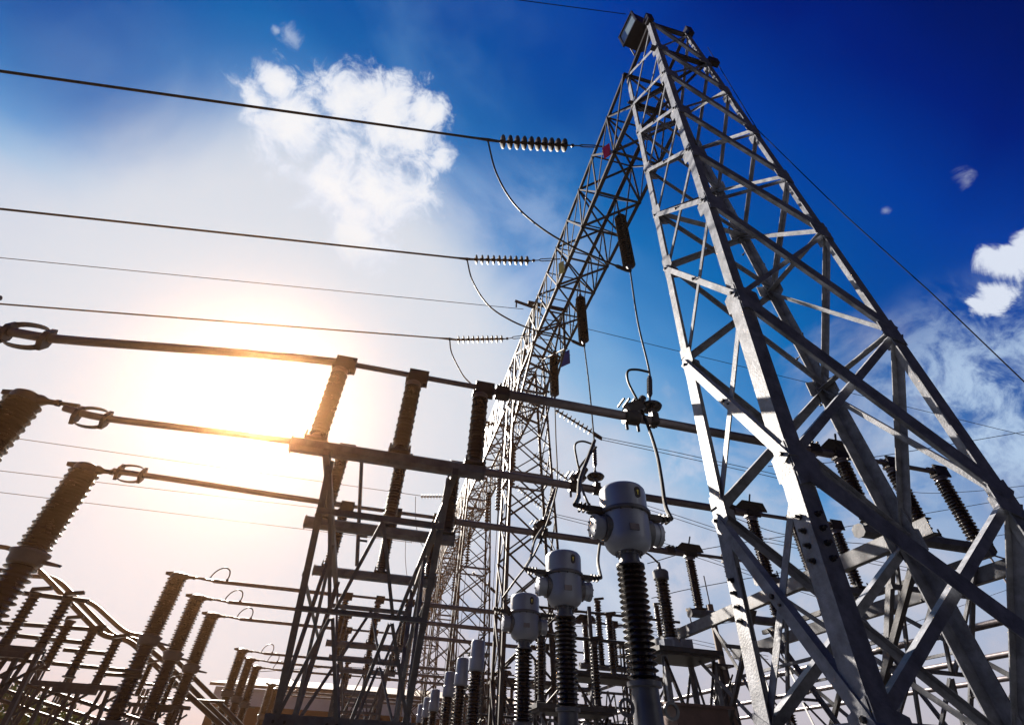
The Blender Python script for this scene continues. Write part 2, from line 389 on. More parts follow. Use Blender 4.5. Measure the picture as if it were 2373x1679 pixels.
# ------------------------------------------------------------------ girder running away from the tower
XL_,XR_,ZB,ZT=3.63,4.95,12.57,14.64
def girder(label,y0,y1,np_):
    t=thing('lattice_girder',label,'girder','lattice girders between the tower heads')
    ys=[y0+(y1-y0)*i/np_ for i in range(np_+1)]
    for x,sx in ((XL_,1),(XR_,-1)):
        for z,sz in ((ZB,1),(ZT,-1)):
            mb=MB(); mb.angle((x,y0,Z(z)),(x,y1,Z(z)),(sx,0,0),(0,0,sz),.10,.10,.010); mb.build('chord','galv_shaded',t)
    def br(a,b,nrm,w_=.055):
        a=V(a);b=V(b);nrm=V(nrm); d=(b-a).normalized(); s_=nrm.cross(d); mb=MB(); mb.angle(a-s_*w_/2+nrm*.012,b-s_*w_/2+nrm*.012,s_,-nrm,w_,w_*.8,.007); mb.build('brace','galv_shaded',t)
    for i in range(np_):
        a,b=ys[i],ys[i+1]; e=i%2
        # sides
        for x,nx in ((XL_,-1),(XR_,1)):
            z0,z1=(ZB,ZT) if e else (ZT,ZB)
            br((x,a,Z(z0)),(x,b,Z(z1)),(nx,0,0)); br((x-nx*.02,a,Z(z1)),(x-nx*.02,b,Z(z0)),(nx,0,0),.04)
            if i: br((x,a,Z(ZB)),(x,a,Z(ZT)),(nx,0,0),.045)
        # bottom and top
        for z,nz in ((ZB,-1),(ZT,1)):
            x0,x1=(XL_,XR_) if e else (XR_,XL_)
            br((x0,a,Z(z)),(x1,b,Z(z)),(0,0,nz),.06)
            if nz<0: br((XL_,a,Z(z)),(XR_,a,Z(z)),(0,0,nz),.075)
            elif i: br((XL_,a,Z(z)),(XR_,a,Z(z)),(0,0,nz),.05)
        if i%2==0: br((XL_,b,Z(ZT)),(XR_,b,Z(ZB)),(0,1,0),.045)
    recenter(t,(XL_,y0,Z(ZB))); return t
TY=[3.6,16.5,27.5,38.0,48.5,59.0]
words=['from the nearest tower to the second','from the second tower to the third','from the third tower to the fourth','from the fourth tower to the fifth','from the fifth tower to the last one']
for i in range(5):
    girder('steel lattice girder overhead reaching '+words[i],TY[i]+(.62 if i==0 else .55),TY[i+1]-.55,10 if i==0 else 8)
# ------------------------------------------------------------------ further towers
ords=['second','third','fourth','fifth','sixth and farthest']
def cx2(z): return 4.29+ (14.6-z)/14.6*.38
def hx2(z): return .66+(14.6-z)*.030
def hy2(z): return .60+(14.6-z)*.006
LV2=[-1.6,.4,2.4,4.2,5.8,7.3,8.7,10.0,11.3,12.57,14.64]
def ex2(t,P,S):
    for z_ in (12.57,14.64,8.7):
        for a,b,nrm in (('A','B',V((-1,0,0))),('B','D',V((0,-1,0))),('D','C',V((1,0,0))),('C','A',V((0,1,0)))):
            mb=MB(); mb.angle(P(a,z_)-nrm*.02,P(b,z_)-nrm*.02,(0,0,1),-nrm,.09,.08,.01); mb.build('cross_rail','galv',t)
    p=P('A',7); q=P('A',13); mb=MB(); mb.tube([p+V((-.08,0,0)),q+V((-.08,0,0))],.03,8); mb.build('conduit','alud',t)
    p=P('B',-1); q=P('B',14); mb=MB(); mb.tube([p+V((-.07,-.05,0)),q+V((-.07,-.05,0))],.028,8); mb.build('conduit','alud',t)
t2=None
for i in range(5):
    lab='dark steel lattice tower, %s in the row receding behind the insulator stacks'%ords[i]
    if i==0:
        t2=lattice_tower('lattice_tower',lab,cx2,TY[1],LV2,hx2,hy2,0,False,.12,.062,'lattice towers receding in a row',ex2,'galv_shaded')
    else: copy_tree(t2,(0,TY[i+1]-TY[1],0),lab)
# earth wire peaks: cross bars standing on the girder
def peak(label,y,h=.0):
    t=thing('earth_wire_bracket',label,'bracket','earth wire brackets on the girders')
    mb=MB(); mb.beam((XL_-.22,y,Z(ZT+.12)),(XR_+.12,y,Z(ZT+.12)),.10,.14,(0,0,1)); mb.build('cross_bar','galvd',t)
    mb=MB(); mb.beam((XL_-.75,y+.05,Z(ZT+.10)),(XL_+.35,y+.05,Z(ZT-.12)),.07,.10,(0,0,1)); mb.build('side_arm','galvd',t)
    for x in (XL_,XR_):
        mb=MB(); mb.angle((x,y,Z(ZB)),(x,y,Z(ZT+.1)),(1 if x<4 else -1,0,0),(0,1,0),.10,.10,.01); mb.build('upright','galvd',t)
    for a,b in (((XL_,ZB),(XR_,ZT)),((XR_,ZB),(XL_,ZT))):
        mb=MB(); mb.angle((a[0],y-.02,Z(a[1])),(b[0],y-.02,Z(b[1])),(0,0,1),(0,-1,0),.07,.06,.008); mb.build('diagonal','galvd',t)
    mb=MB(); mb.tube([(XL_-.70,y,Z(ZT+.05)),(XL_-.70,y,Z(ZT-.3))],.03,8); mb.build('clamp','alud',t)
    recenter(t,(XL_,y,Z(ZT))); return t
peak('steel earth wire bracket on the girder just before the second tower',13.0)
peak('small steel earth wire bracket on the girder before the third tower',22.0)
peak('tiny steel earth wire bracket on the girder before the fourth tower',33.0)
# thick lattice band between the bracket and the second tower head
def head_truss(label,y0,y1):
    t=thing('head_truss',label,'truss')
    for x in (XL_+.02,XR_-.02):
        for (a,za),(b,zb) in (((y0,ZT),(y1,ZB-1.2)),((y0,ZB),(y1,ZT)),((y0,ZB),(y1,ZB-2.0))):
            mb=MB(); mb.angle((x,a,Z(za)),(x,b,Z(zb)),(0,0,1),(1 if x<4 else -1,0,0),.08,.08,.008); mb.build('strut','galvd',t)
    for k in range(5):
        y=y0+(y1-y0)*k/4
        mb=MB(); mb.angle((XL_,y,Z(ZB-.25*k)),(XR_,y+.5,Z(ZB-.25*k)),(0,0,1),(0,1,0),.07,.07,.008); mb.build('strut','galvd',t)
    recenter(t,(XL_,y0,Z(ZB))); return t
head_truss('dense bracing of steel angles under the girder beside the second tower head',13.0,16.2)

# ------------------------------------------------------------------ phase plates
def phase_plate(label,c,m_,w_=.25,h_=.55):
    t=thing('phase_plate',label,'sign'); mb=MB(); c=V(c); f=V((-.8,-.6,0)).normalized(); u,v=perp(f); mb.box(c,w_,h_,.02,(v,u,f)); mb.build('plate',m_,t)
    mb=MB(); mb.tube([c+V((.02,.02,h_*.45)),c+V((.25,.1,h_*.45))],.015,6); mb.build('bracket','alud',t); recenter(t,c); return t
phase_plate('red phase plate hanging beside the topmost disc string on the girder',at(1406,350,0,3.58),'red',.22,.6)
phase_plate('yellow phase plate below the middle disc string on the girder',at(1301,620,0,3.56),'yel',.2,.55)
mbp=at(1310,830,0,5.15)
phase_plate('blue and white square plate on the right side of the second tower head',mbp,'blue',.42,.7)

# ------------------------------------------------------------------ hanging rod insulators and droppers
PX_=4.5
def hanging(label,pt,pb,xx,group='dark rod insulators hanging under the near girder'):
    top=at(*pt,0,xx); bot=at(*pb,0,xx); bot.y=top.y
    t=thing('suspension_insulator',label,'insulator',group)
    mb=MB(); mb.lathe(top,(0,0,1),[(-.02,.15),(.02,.13),(.06,.06),(.20,.05)],16); mb.build('top_cap','alud',t,True)
    mb=MB(); sheds(mb,bot,top,.10,.165,.085,20); mb.build('porcelain','porcd',t,True)
    mb=MB(); mb.lathe(bot,(0,0,-1),[(-.02,.09),(.05,.07),(.12,.04),(.2,.04)],14); mb.build('bottom_cap','alud',t,True)
    hk=V((top.x,top.y,Z(ZB)-.04)); mb=MB(); mb.tube([top+V((0,0,.18)),top.lerp(hk,.5)+V((.03,0,0)),hk],.025,8); mb.lathe(top.lerp(hk,.35),(0,0,1),[(0,.02),(.05,.05),(.1,.02)],10); mb.build('hanger','alud',t,True)
    recenter(t,bot); return top,bot
i1=hanging('largest dark rod insulator hanging below the girder beside the nearest tower',(1437,505),(1458,617),PX_)
i2=hanging('middle dark rod insulator hanging below the girder left of the bright lattice legs',(1345,692),(1353,790),PX_)
i3=hanging('dark rod insulator hanging against the head of the second tower',(1283,828),(1285,915),PX_)
hang_far=[]
for k,(y,l) in enumerate(((19.3,'first'),(22.0,'second'),(24.7,'third'),(30.6,'fourth'),(33.2,'fifth'),(35.8,'sixth'))):
    t=thing('suspension_insulator','slim disc insulator chain under the far girder, %s beyond the second tower'%l,'insulator','disc chains under the far girders')
    b=V((PX_,y,Z(9.9))); tp=V((PX_,y,Z(12.1)))
    mb=MB(); sheds(mb,b,tp,.045,.15,.17,12); mb.build('porcelain','porcd',t,True)
    mb=MB(); mb.tube([tp,(PX_,y,Z(ZB))],.02,6); mb.build('hanger','alud',t)
    mb=MB(); mb.tube([b,b-V((0,0,5.0))],.014,6); mb.build('dropper','wire',t)
    recenter(t,b)

# ------------------------------------------------------------------ strain strings and conductors to the left
def disc_string(mb,p0,p1,n,rd,sag=0.0,nn=14):
    p0=V(p0);p1=V(p1); d=p1-p0; L=d.length; pit=L/n; pr=[(0,.03)]
    for i in range(n):
        h=i*pit; pr+=[(h+.10*pit,.05),(h+.34*pit,.055),(h+.40*pit,rd*.92),(h+.46*pit,rd),(h+.50*pit,rd*.85),(h+.56*pit,.04),(h+.95*pit,.03)]
    pr.append((L,.03)); mb.lathe(p0,d,pr,nn)
def strain(label,w0,w1,d0,d1,l1,yy,zz,nd,rd,wl,rw=.022,fl=0.0):
    "w0..w1 conductor, d0..d1 discs, l1 link end"
    A0=at(*w0,1,yy); A1=at(*w1,1,yy); B0=at(*d0,1,yy); B1=at(*d1,1,yy); E=at(*l1,1,yy)
    t=thing('strain_insulator',label,'insulator','strain insulator strings on the near girder')
    mb=MB(); disc_string(mb,B0,B1,nd,rd); mb.build('discs','disc',t,True)
    mb=MB(); L=(E-B1); 
    q0=B1+L*.12; q1=B1+L*.30; q2=B1+L*.78
    mb.tube([B1,q0],.022,8); mb.lathe(q0,L,[(-.05,.02),(-.03,.05),(.03,.05),(.05,.02)],8)
    u,v=perp(L)
    for s_ in (-1,1): mb.tube([q1,q1.lerp(q2,.12)+u*.055*s_,q1.lerp(q2,.88)+u*.055*s_,q2],.017,6)
    mb.tube([q0,q1],.018,6); mb.tube([q2,E],.022,6); mb.build('link','alud',t)
    mb=MB(); mb.tube([A1-(A1-A0).normalized()*.5,A1,B0],[.022,.045,.035],8); mb.lathe(A1,(0,0,1),[(-.06,.03),(.05,.03)],8); mb.build('dead_end_clamp','alud',t,True)
    recenter(t,E)
    wt=MB(); far=A0+(A0-A1)*3.0; pts=arc(far,A1,(far-A1).length*.0,24)
    mid=[far.lerp(A1,i/24) for i in range(25)]
    wt.tube(mid,rw,6); o=wt.build('overhead_conductor','wire'); tag(o,wl,'wire','overhead conductors leaving to the left')
    return A1
s1=strain('longest disc insulator string at top, ten discs beside the red plate',(0,165),(1130,324),(1158,328),(1316,337),(1404,340),6.15,0,10,.185,'thick dark overhead conductor crossing the sky highest, ending at the longest disc string',.030)
s2=strain('middle disc insulator string beside the yellow plate',(0,484),(1082,600),(1098,601),(1228,604),(1298,600),10.0,0,10,.16,'dark overhead conductor in the middle of the left sky, ending at the yellow plate string',.030)
s3=strain('small backlit disc insulator string, lowest of the three on the near girder',(0,704),(1042,785),(1058,787),(1168,785),(1228,778),13.5,0,10,.15,'orange tinted overhead conductor, lowest of the three thick ones at left',.027)
def wire(label,pts,r,name='overhead_wire',cat='wire',group=None,m_='wiref',n=6):
    mb=MB(); mb.tube(pts,r,n); o=mb.build(name,m_); tag(o,label,cat,group); return o
ewy=13.0
a=at(0,597,1,ewy); b=at(1213,716,1,ewy); wire('thin blue grey earth wire crossing the left sky to the bracket before the second tower',[a+(a-b)*3,a,b],.012)
b2=at(1370,764,1,ewy); c2=at(2373,1008,1,ewy); wire('thin earth wire leaving the bracket to the right behind the bright lattice legs',[at(1290,745,1,ewy),b2,c2,c2+(c2-b2)*1.5],.012)
a=at(1200,0,1,3.1); b=at(1450,33,1,3.1); wire('thin wire coming over the top edge to the floodlight on the nearest tower',[a+(a-b)*4,a,b],.009)
a=at(1700,210,1,3.1); b=at(2373,884,1,3.1); wire('thin wire running down the deep blue sky at right beside the nearest tower',[at(1640,110,1,3.1),at(1755,300,1,3.1),at(1960,500,1,3.1),at(2160,680,1,3.1),b,b+(b-a)*.6],.008)
# jumper loops from the strain strings to the hanging insulators
def bot(i): return i[1]-V((0,0,.22))
for (p,px,lab,end) in ((s1,[(1150,400),(1190,470),(1250,525),(1320,568),(1390,600)],'long black jumper cable looping from the longest disc string to the largest hanging insulator',i1),
                 (s2,[(1095,650),(1130,705),(1180,740),(1240,765),(1300,778)],'black jumper cable looping from the middle disc string past the second tower head',i2),
                 (s3,[(1046,815),(1062,850),(1082,880),(1120,905),(1200,925)],'thin jumper cable hanging from the small lowest disc string',i3)):
    e=bot(end); n=len(px); pts=[p]
    for k,q in enumerate(px): 
        yv=p.y+(e.y-p.y)*((k+1)/(n+1))**1.0; pts.append(at(*q,1,yv))
    pts.append(e); mb=MB(); mb.tube(bez(pts,42),.024,8); o=mb.build('jumper_cable','rub'); tag(o,lab,'cable')
    mb=MB(); d=(e-pts[-2]).normalized(); mb.tube([e-d*.45,e-d*.38,e-d*.12,e],[.025,.05,.05,.03],8); o2=mb.build('cable_clamp','alud'); tag(o2,{0:'dark clamp'}.get(1,'')+'black bolted cable clamp under the '+('largest hanging insulator' if end is i1 else 'middle hanging insulator' if end is i2 else 'insulator hanging before the second tower'),'clamp')
# ------------------------------------------------------------------ disconnector bays (three phases each)
PZ=4.77; PH=[6.17,8.82,11.47]; BAY=12.9
PX3=[-1.27,-.17,.88]
bayw=['in the nearest bay','in the second bay','in the third bay','in the fourth and farthest bay']
phw=['near','middle','far']
bayw2=['bay one','bay two','bay three','bay four']
# post insulator prototype
def post_insulator(label,x,y,group):
    t=thing('post_insulator',label,'insulator',group)
    mb=MB(); sheds(mb,(x,y,Z(3.46)),(x,y,Z(4.55)),.085,.125,.058,20,.93); mb.build('porcelain','porc',t,True)
    mb=MB(); mb.lathe((x,y,Z(3.38)),(0,0,1),[(0,.13),(.02,.13),(.03,.09),(.10,.085)],16); mb.build('bottom_flange','alud',t,True)
    mb=MB(); mb.lathe((x,y,Z(4.53)),(0,0,1),[(0,.085),(.05,.085),(.06,.11),(.09,.11)],16); mb.build('top_cap','alu',t,True)
    mb=MB(); mb.box((x+.05,y-.06,Z(4.74)),.30,.03,.22); mb.box((x+.05,y+.06,Z(4.74)),.30,.03,.22); mb.box((x,y,Z(4.64)),.26,.15,.04)
    for a in (-.08,.16): mb.lathe((x+a,y-.10,Z(4.80)),(0,1,0),[(0,.016),(.2,.016)],6)
    mb.build('clamp','alud',t); recenter(t,(x,y,Z(3.38))); return t
def beam_thing(label,x0,x1,y,group):
    t=thing('support_beam',label,'beam',group)
    mb=MB(); zc=Z(3.29); r=.09; pts=[]
    q=[]
    for x in (x0,x1): q.append([V((x,y+a*.10,zc+b*r)) for a,b in ((-1,-.55),(-.45,-1),(.45,-1),(1,-.55),(1,.55),(.45,1),(-.45,1),(-1,.55))])
    mb.quadstrip(q); mb.build('box_section','galvm',t)
    mb=MB()
    for x,s_ in ((x0,-1),(x1,1)):
        mb.quadstrip([[V((x+s_*k,y+a*.115,zc+b*.105)) for a,b in ((-1,-.55),(-.45,-1),(.45,-1),(1,-.55),(1,.55),(.45,1),(-.45,1),(-1,.55))] for k in (.0,.012)])
    mb.build('end_plates','galvm',t)
    mb=MB()
    for px_ in PX3:
        xx=px_+ (x0+1.55); mb.box((xx,y,zc+.10),.30,.26,.02)
        for a in (-.13,.13): mb.lathe((xx+a,y-.12,zc+.06),(0,0,1),[(0,.014),(.12,.014)],6)
    mb.build('mounting_plates','galvd',t)
    recenter(t,(x0,y,zc)); return t
def frame_thing(label,xc,ys,group):
    t=thing('support_frame',label,'support frame',group)
    xl,xr=xc-.825,xc+.825; y0,y2=ys[0],ys[2]; yb0,yb2=y0+1.63,y2-1.57
    def nl(x,z): f=(3.05-z)/2.55; return V((x,y0+(yb0-y0)*f,Z(z)))
    def fl(x,z): f=(3.05-z)/2.55; return V((x,y2+(yb2-y2)*f,Z(z)))
    def an(a,b,u,v,w_,nm='brace',m_='galvm',tt=.009):
        mb=MB(); mb.angle(a,b,u,v,w_,w_,tt); return mb.build(nm,m_,t)
    for x,s_ in ((xl,1),(xr,-1)):
        an(nl(x,3.12),nl(x,.5),(s_,0,0),(0,1,0),.085,'leg'); an(fl(x,3.12),fl(x,.5),(s_,0,0),(0,-1,0),.085,'leg')
        an((x,yb0,Z(.5)),(x,yb0,.1),(s_,0,0),(0,1,0),.13,'leg'); an((x,yb2,Z(.5)),(x,yb2,.1),(s_,0,0),(0,-1,0),.13,'leg')
        mb=MB(); mb.beam((x,y0-.3,Z(3.10)),(x,y2+.3,Z(3.10)),.08,.09,(0,0,1)); mb.build('top_rail','galvd',t)
        ym=(y0+y2)/2
        an((x+s_*.02,ym,Z(2.95)),nl(x+s_*.02,.55),(0,0,1),(s_,0,0),.055); an((x+s_*.02,ym,Z(2.95)),fl(x+s_*.02,.55),(0,0,1),(s_,0,0),.055)
        an(nl(x-s_*.01,1.9),fl(x-s_*.01,1.9),(0,0,1),(s_,0,0),.05)
        an((x,yb0,Z(.45)),(x,yb2,.3),(0,0,1),(s_,0,0),.05); an((x+s_*.03,yb2,Z(.45)),(x+s_*.03,yb0,.3),(0,0,1),(s_,0,0),.05)
    for F,s_ in ((nl,-1),(fl,1)):
        mb=MB(); mb.beam(F(xl,2.58),F(xr,2.58),.05,.075,(0,0,1)); mb.build('cross_rail','galvm',t)
        n=V((0,s_,0)); o=n*.03
        L3=lambda z,f: F(xl,z).lerp(F(xr,z),f)+o
        an(F(xl,1.55)+o,F(xr,1.55)+o,(0,0,1),-n,.055,'cross_rail')
        for a,b in ((L3(2.55,.5),L3(1.55,.27)),(L3(2.55,.5),L3(1.55,.72)),(L3(2.95,.03),L3(1.55,.24)),(L3(2.95,.97),L3(1.55,.75)),(L3(1.5,.25),L3(.5,.02)),(L3(1.5,.27),L3(.5,.45)),(L3(1.5,.72),L3(.5,.98)),(L3(1.5,.7),L3(.5,.55))):
            an(a,b,(1,0,0),-n,.045,'brace','galvm')
        mb=MB(); mb.beam(F(xl-.08,.47),F(xr+.08,.47),.10,.16,(0,0,1)); mb.build('sill_channel','galvm',t)
        mb=MB()
        for f in (.02,.1,.4,.47,.9,.98): mb.lathe(F(xl,.47).lerp(F(xr,.47),f)+n*.05,n,[(0,.02),(.02,.02)],6)
        mb.build('bolt_heads','bolt',t)
    for x in (xl,xr):
        for y in (yb0,yb2):
            mb=MB(); mb.box((x,y,.1),.4,.4,.2); mb.build('footing','conc',t)
    recenter(t,(xc,(y0+y2)/2,0)); return t
def jaw(mb,c,ax,L=.46,r=.075):
    "leaf contact: two square collars joined by bowed strips"
    c=V(c); ax=V(ax).normalized(); u,v=perp(ax)
    for s_ in (-1,1):
        q=c+ax*(s_*L/2); mb.quadstrip([[q+ax*k+u*a+v*b for a,b in ((.19,0),(.07,.08),(-.07,.08),(-.19,0),(-.07,-.08),(.07,-.08))] for k in (-.035,.035)])
    for s_ in (-1,1):
        pts=[c+ax*(L/2*math.cos(math.pi*(1-k/10)))+u*s_*(.06+.13*math.sin(math.pi*k/10)**.6) for k in range(11)]
        q=[[p+v*a+u*b for a,b in ((-.045,-.006),(.045,-.006),(.045,.006),(-.045,.006))] for p in pts]; mb.quadstrip(q)
def hook(mb,x,y,z):
    pts=[(x,y,z),(x+.04,y,z+.16),(x+.16,y,z+.33),(x+.34,y,z+.42),(x+.50,y,z+.36),(x+.56,y,z+.20),(x+.54,y,z+.05)]
    mb.tube(bez(pts,24),.022,8); mb.lathe((x+.54,y,z),(0,0,1),[(0,.05),(.06,.05)],8)
def busbar(label,y,bay,ph,group):
    t=thing('disconnector_busbar',label,'busbar',group); z=Z(PZ)
    mb=MB()
    if bay==0:
        px=[[(-150,742),(-60,758),(20,768),(130,785),(350,802),(560,818),(700,830),(795,848)],[(150,945),(230,966),(400,988),(600,1012),(813,1036)],[(262,1090),(420,1113),(600,1141),(817,1172)]][ph]
        pts=[at(*q,1,y) for q in px]; pts[-1]=V((-1.27,y,z)); mb.tube(bez(pts,24),.062,12); mb.build('blade_tube','alu',t,True)
        jp=at(*[(62,778),(212,967),(303,1097)][ph],1,y); m2=MB(); jaw(m2,jp,(1,0,-.02)); m2.build('leaf_contact','alud',t)
    else:
        mb.tube([(-6.25,y,z+.05),(-5.8,y,z+.02),(-5.55,y,z)],[.03,.04,.04],8); mb.tube([(-5.6,y,z),(-1.27,y,z-.02)],.062,12); mb.build('blade_tube','alu',t,True)
        m2=MB(); hook(m2,-5.75,y,z+.03); m2.build('arcing_hook','alud',t,True)
    mb=MB(); mb.tube([(-1.27,y,z),(.88,y,z)],.042,12); mb.build('link_tube','alu',t,True)
    mb=MB(); mb.tube([(.88,y,z-.02),(1.15,y,z-.03),(1.3,y,z-.03),(7.3,y,z-.06)],[.06,.055,.078,.078],14); mb.build('fixed_tube','alu',t,True)
    mb=MB(); mb.tube([(7.3,y,z-.04),(9.75,y,z-.04)],.042,12); mb.build('link_tube','alu',t,True)
    for x in (1.22,6.95):
        mb=MB(); mb.box((x,y,z-.03),.22,.17,.17); mb.lathe((x-.05,y-.12,z+.06),(0,1,0),[(0,.02),(.24,.02)],6); mb.lathe((x+.05,y-.12,z+.06),(0,1,0),[(0,.02),(.24,.02)],6); mb.build('tube_clamp','alud',t)
    # contact fingers at the right post
    mb=MB()
    for s_ in (-1,1):
        mb.plate([(7.1,y+s_*.05,z+.02),(7.25,y+s_*.14,z+.16),(7.75,y+s_*.16,z+.14),(7.9,y+s_*.05,z+.02),(7.6,y+s_*.08,z-.02)],(0,.3*s_,1),.03)
    mb.box((7.48,y,z+.10),.28,.12,.12); mb.tube([(7.5,y,z+.1),(7.62,y,z+.42)],.02,6); mb.build('contact_fingers','alud',t)
    recenter(t,(0,y,z)); return t
def breaker_column(label,y,group):
    x=-6.7; t=thing('breaker_column',label,'insulator column',group)
    mb=MB(); sheds(mb,(x,y,Z(3.10)),(x,y,Z(4.72)),.20,.285,.072,24,.9); mb.build('upper_porcelain','porc',t,True)
    mb=MB(); mb.lathe((x,y,Z(2.78)),(0,0,1),[(0,.2),(.02,.26),(.06,.285),(.18,.295),(.22,.33),(.25,.33),(.27,.27),(.32,.2)],20)
    mb.plate([(x+.28,y,Z(2.92)),(x+.62,y,Z(2.86)),(x+.60,y,Z(2.82)),(x+.28,y,Z(2.84))],(0,1,0),.05); mb.build('middle_housing','paintd',t,True)
    mb=MB(); sheds(mb,(x,y,Z(.95)),(x,y,Z(2.78)),.185,.275,.095,24,.86); mb.build('lower_porcelain','porc',t,True)
    mb=MB(); mb.lathe((x,y,Z(4.70)),(0,0,1),[(0,.22),(.10,.24),(.16,.22),(.22,.12),(.24,.02)],18)
    mb.lathe((x+.1,y,Z(4.80)),(1,0,.02),[(0,.11),(.14,.10),(.24,.05),(.36,.045),(.36,.06),(.42,.06),(.42,.035),(.72,.035)],12)
    mb.plate([(x-.20,y,Z(4.93)),(x-.42,y,Z(4.90)),(x-.40,y,Z(4.82)),(x-.2,y,Z(4.78))],(0,1,0),.04); mb.build('top_cap','alud',t,True)
    mb=MB(); mb.box((x,y,Z(.72)),.72,.6,.45); mb.build('mechanism_box','paintd',t)
    mb=MB()
    for a in (-.3,.3):
        for b in (-.25,.25): mb.angle((x+a,y+b,0),(x+a,y+b,Z(.5)),(-a,0,0),(0,-b,0),.09,.09,.01)
    mb.build('stand','galv',t)
    recenter(t,(x,y,0)); return t
protoP=protoB=protoF=protoC=None
for bay in range(4):
    g1='post insulators of the disconnectors'; g2='box beams under the post insulators'; g3='disconnector support frames'; g4='tall two stage breaker columns at left'; g5='disconnector tubes crossing the picture'
    for ph in range(3):
        y=PH[ph]+BAY*bay
        w_=phw[ph]+' phase, '+bayw2[bay]
        busbar('long aluminium tube of the %s counted from the camera'%w_,y,bay,ph,g5)
        lb='tall brown porcelain breaker column at left, %s counted from the camera'%w_
        if protoC is None: protoC=breaker_column(lb,y,g4)
        else: copy_tree(protoC,(0,y-PH[0],0),lb)
        for side,dx in (('left side',0),('behind nearest tower',8.75)):
            lb='dark box beam under three posts, %s, %s'%(side,w_)
            if protoB is None: protoB=beam_thing(lb,-1.55,1.02,y,g2)
            else: copy_tree(protoB,(dx,y-PH[0],0),lb)
            for k,x in enumerate(PX3):
                lb='brown post insulator, %s of three on its beam, %s, %s'%(('left','middle','right')[k],side,w_)
                if protoP is None: protoP=post_insulator(lb,x,y,g1)
                else: copy_tree(protoP,(dx+x-PX3[0],y-PH[0],0),lb)
    for side,dx in (('left side',0),('behind nearest tower',8.75)):
        lb='galvanized support frame with splayed legs, %s, %s from the camera'%(side,bayw2[bay])
        if protoF is None: protoF=frame_thing(lb,-.225,PH,g3)
        else: copy_tree(protoF,(dx,BAY*bay,0),lb)
# pale channel girders running away beside the right frames
for x,lb in ((6.95,'pale steel channel girder seen through the nearest tower legs, left one of two'),(9.35,'steel channel girder seen through the nearest tower legs, right one of two')):
    t=thing('channel_girder',lb,'girder','channel girders behind the nearest tower')
    mb=MB(); mb.beam((x,4.9,Z(2.86)),(x,13.2,Z(2.86)),.012,.20,(0,0,1)); mb.build('web','galvm',t)
    mb=MB(); mb.beam((x+.05,4.9,Z(2.965)),(x+.05,13.2,Z(2.965)),.11,.012,(0,0,1)); mb.build('flange','galvd',t)
    mb=MB(); mb.beam((x+.05,4.9,Z(2.755)),(x+.05,13.2,Z(2.755)),.11,.012,(0,0,1)); mb.build('flange','galvd',t)
    recenter(t,(x,4.9,Z(2.76)))
    for a,b,ll in ((5.2,8.2,'near'),(9.0,12.0,'far')):
        q=thing('cross_brace_pair','flat steel braces crossing under the %s end of the %s channel girder'%(ll,'left' if x<8 else 'right'),'brace','crossing braces under the channel girders')
        mb=MB(); mb.angle((x+.1,a,Z(2.75)),(x+.4,b,Z(.1)),(0,0,1),(1,0,0),.08,.08,.01); mb.build('brace','galvd',q)
        mb=MB(); mb.angle((x+.15,b,Z(2.75)),(x+.45,a,Z(.1)),(0,0,1),(1,0,0),.08,.08,.01); mb.build('brace','galvm',q)
        recenter(q,(x+.1,a,Z(.1)))

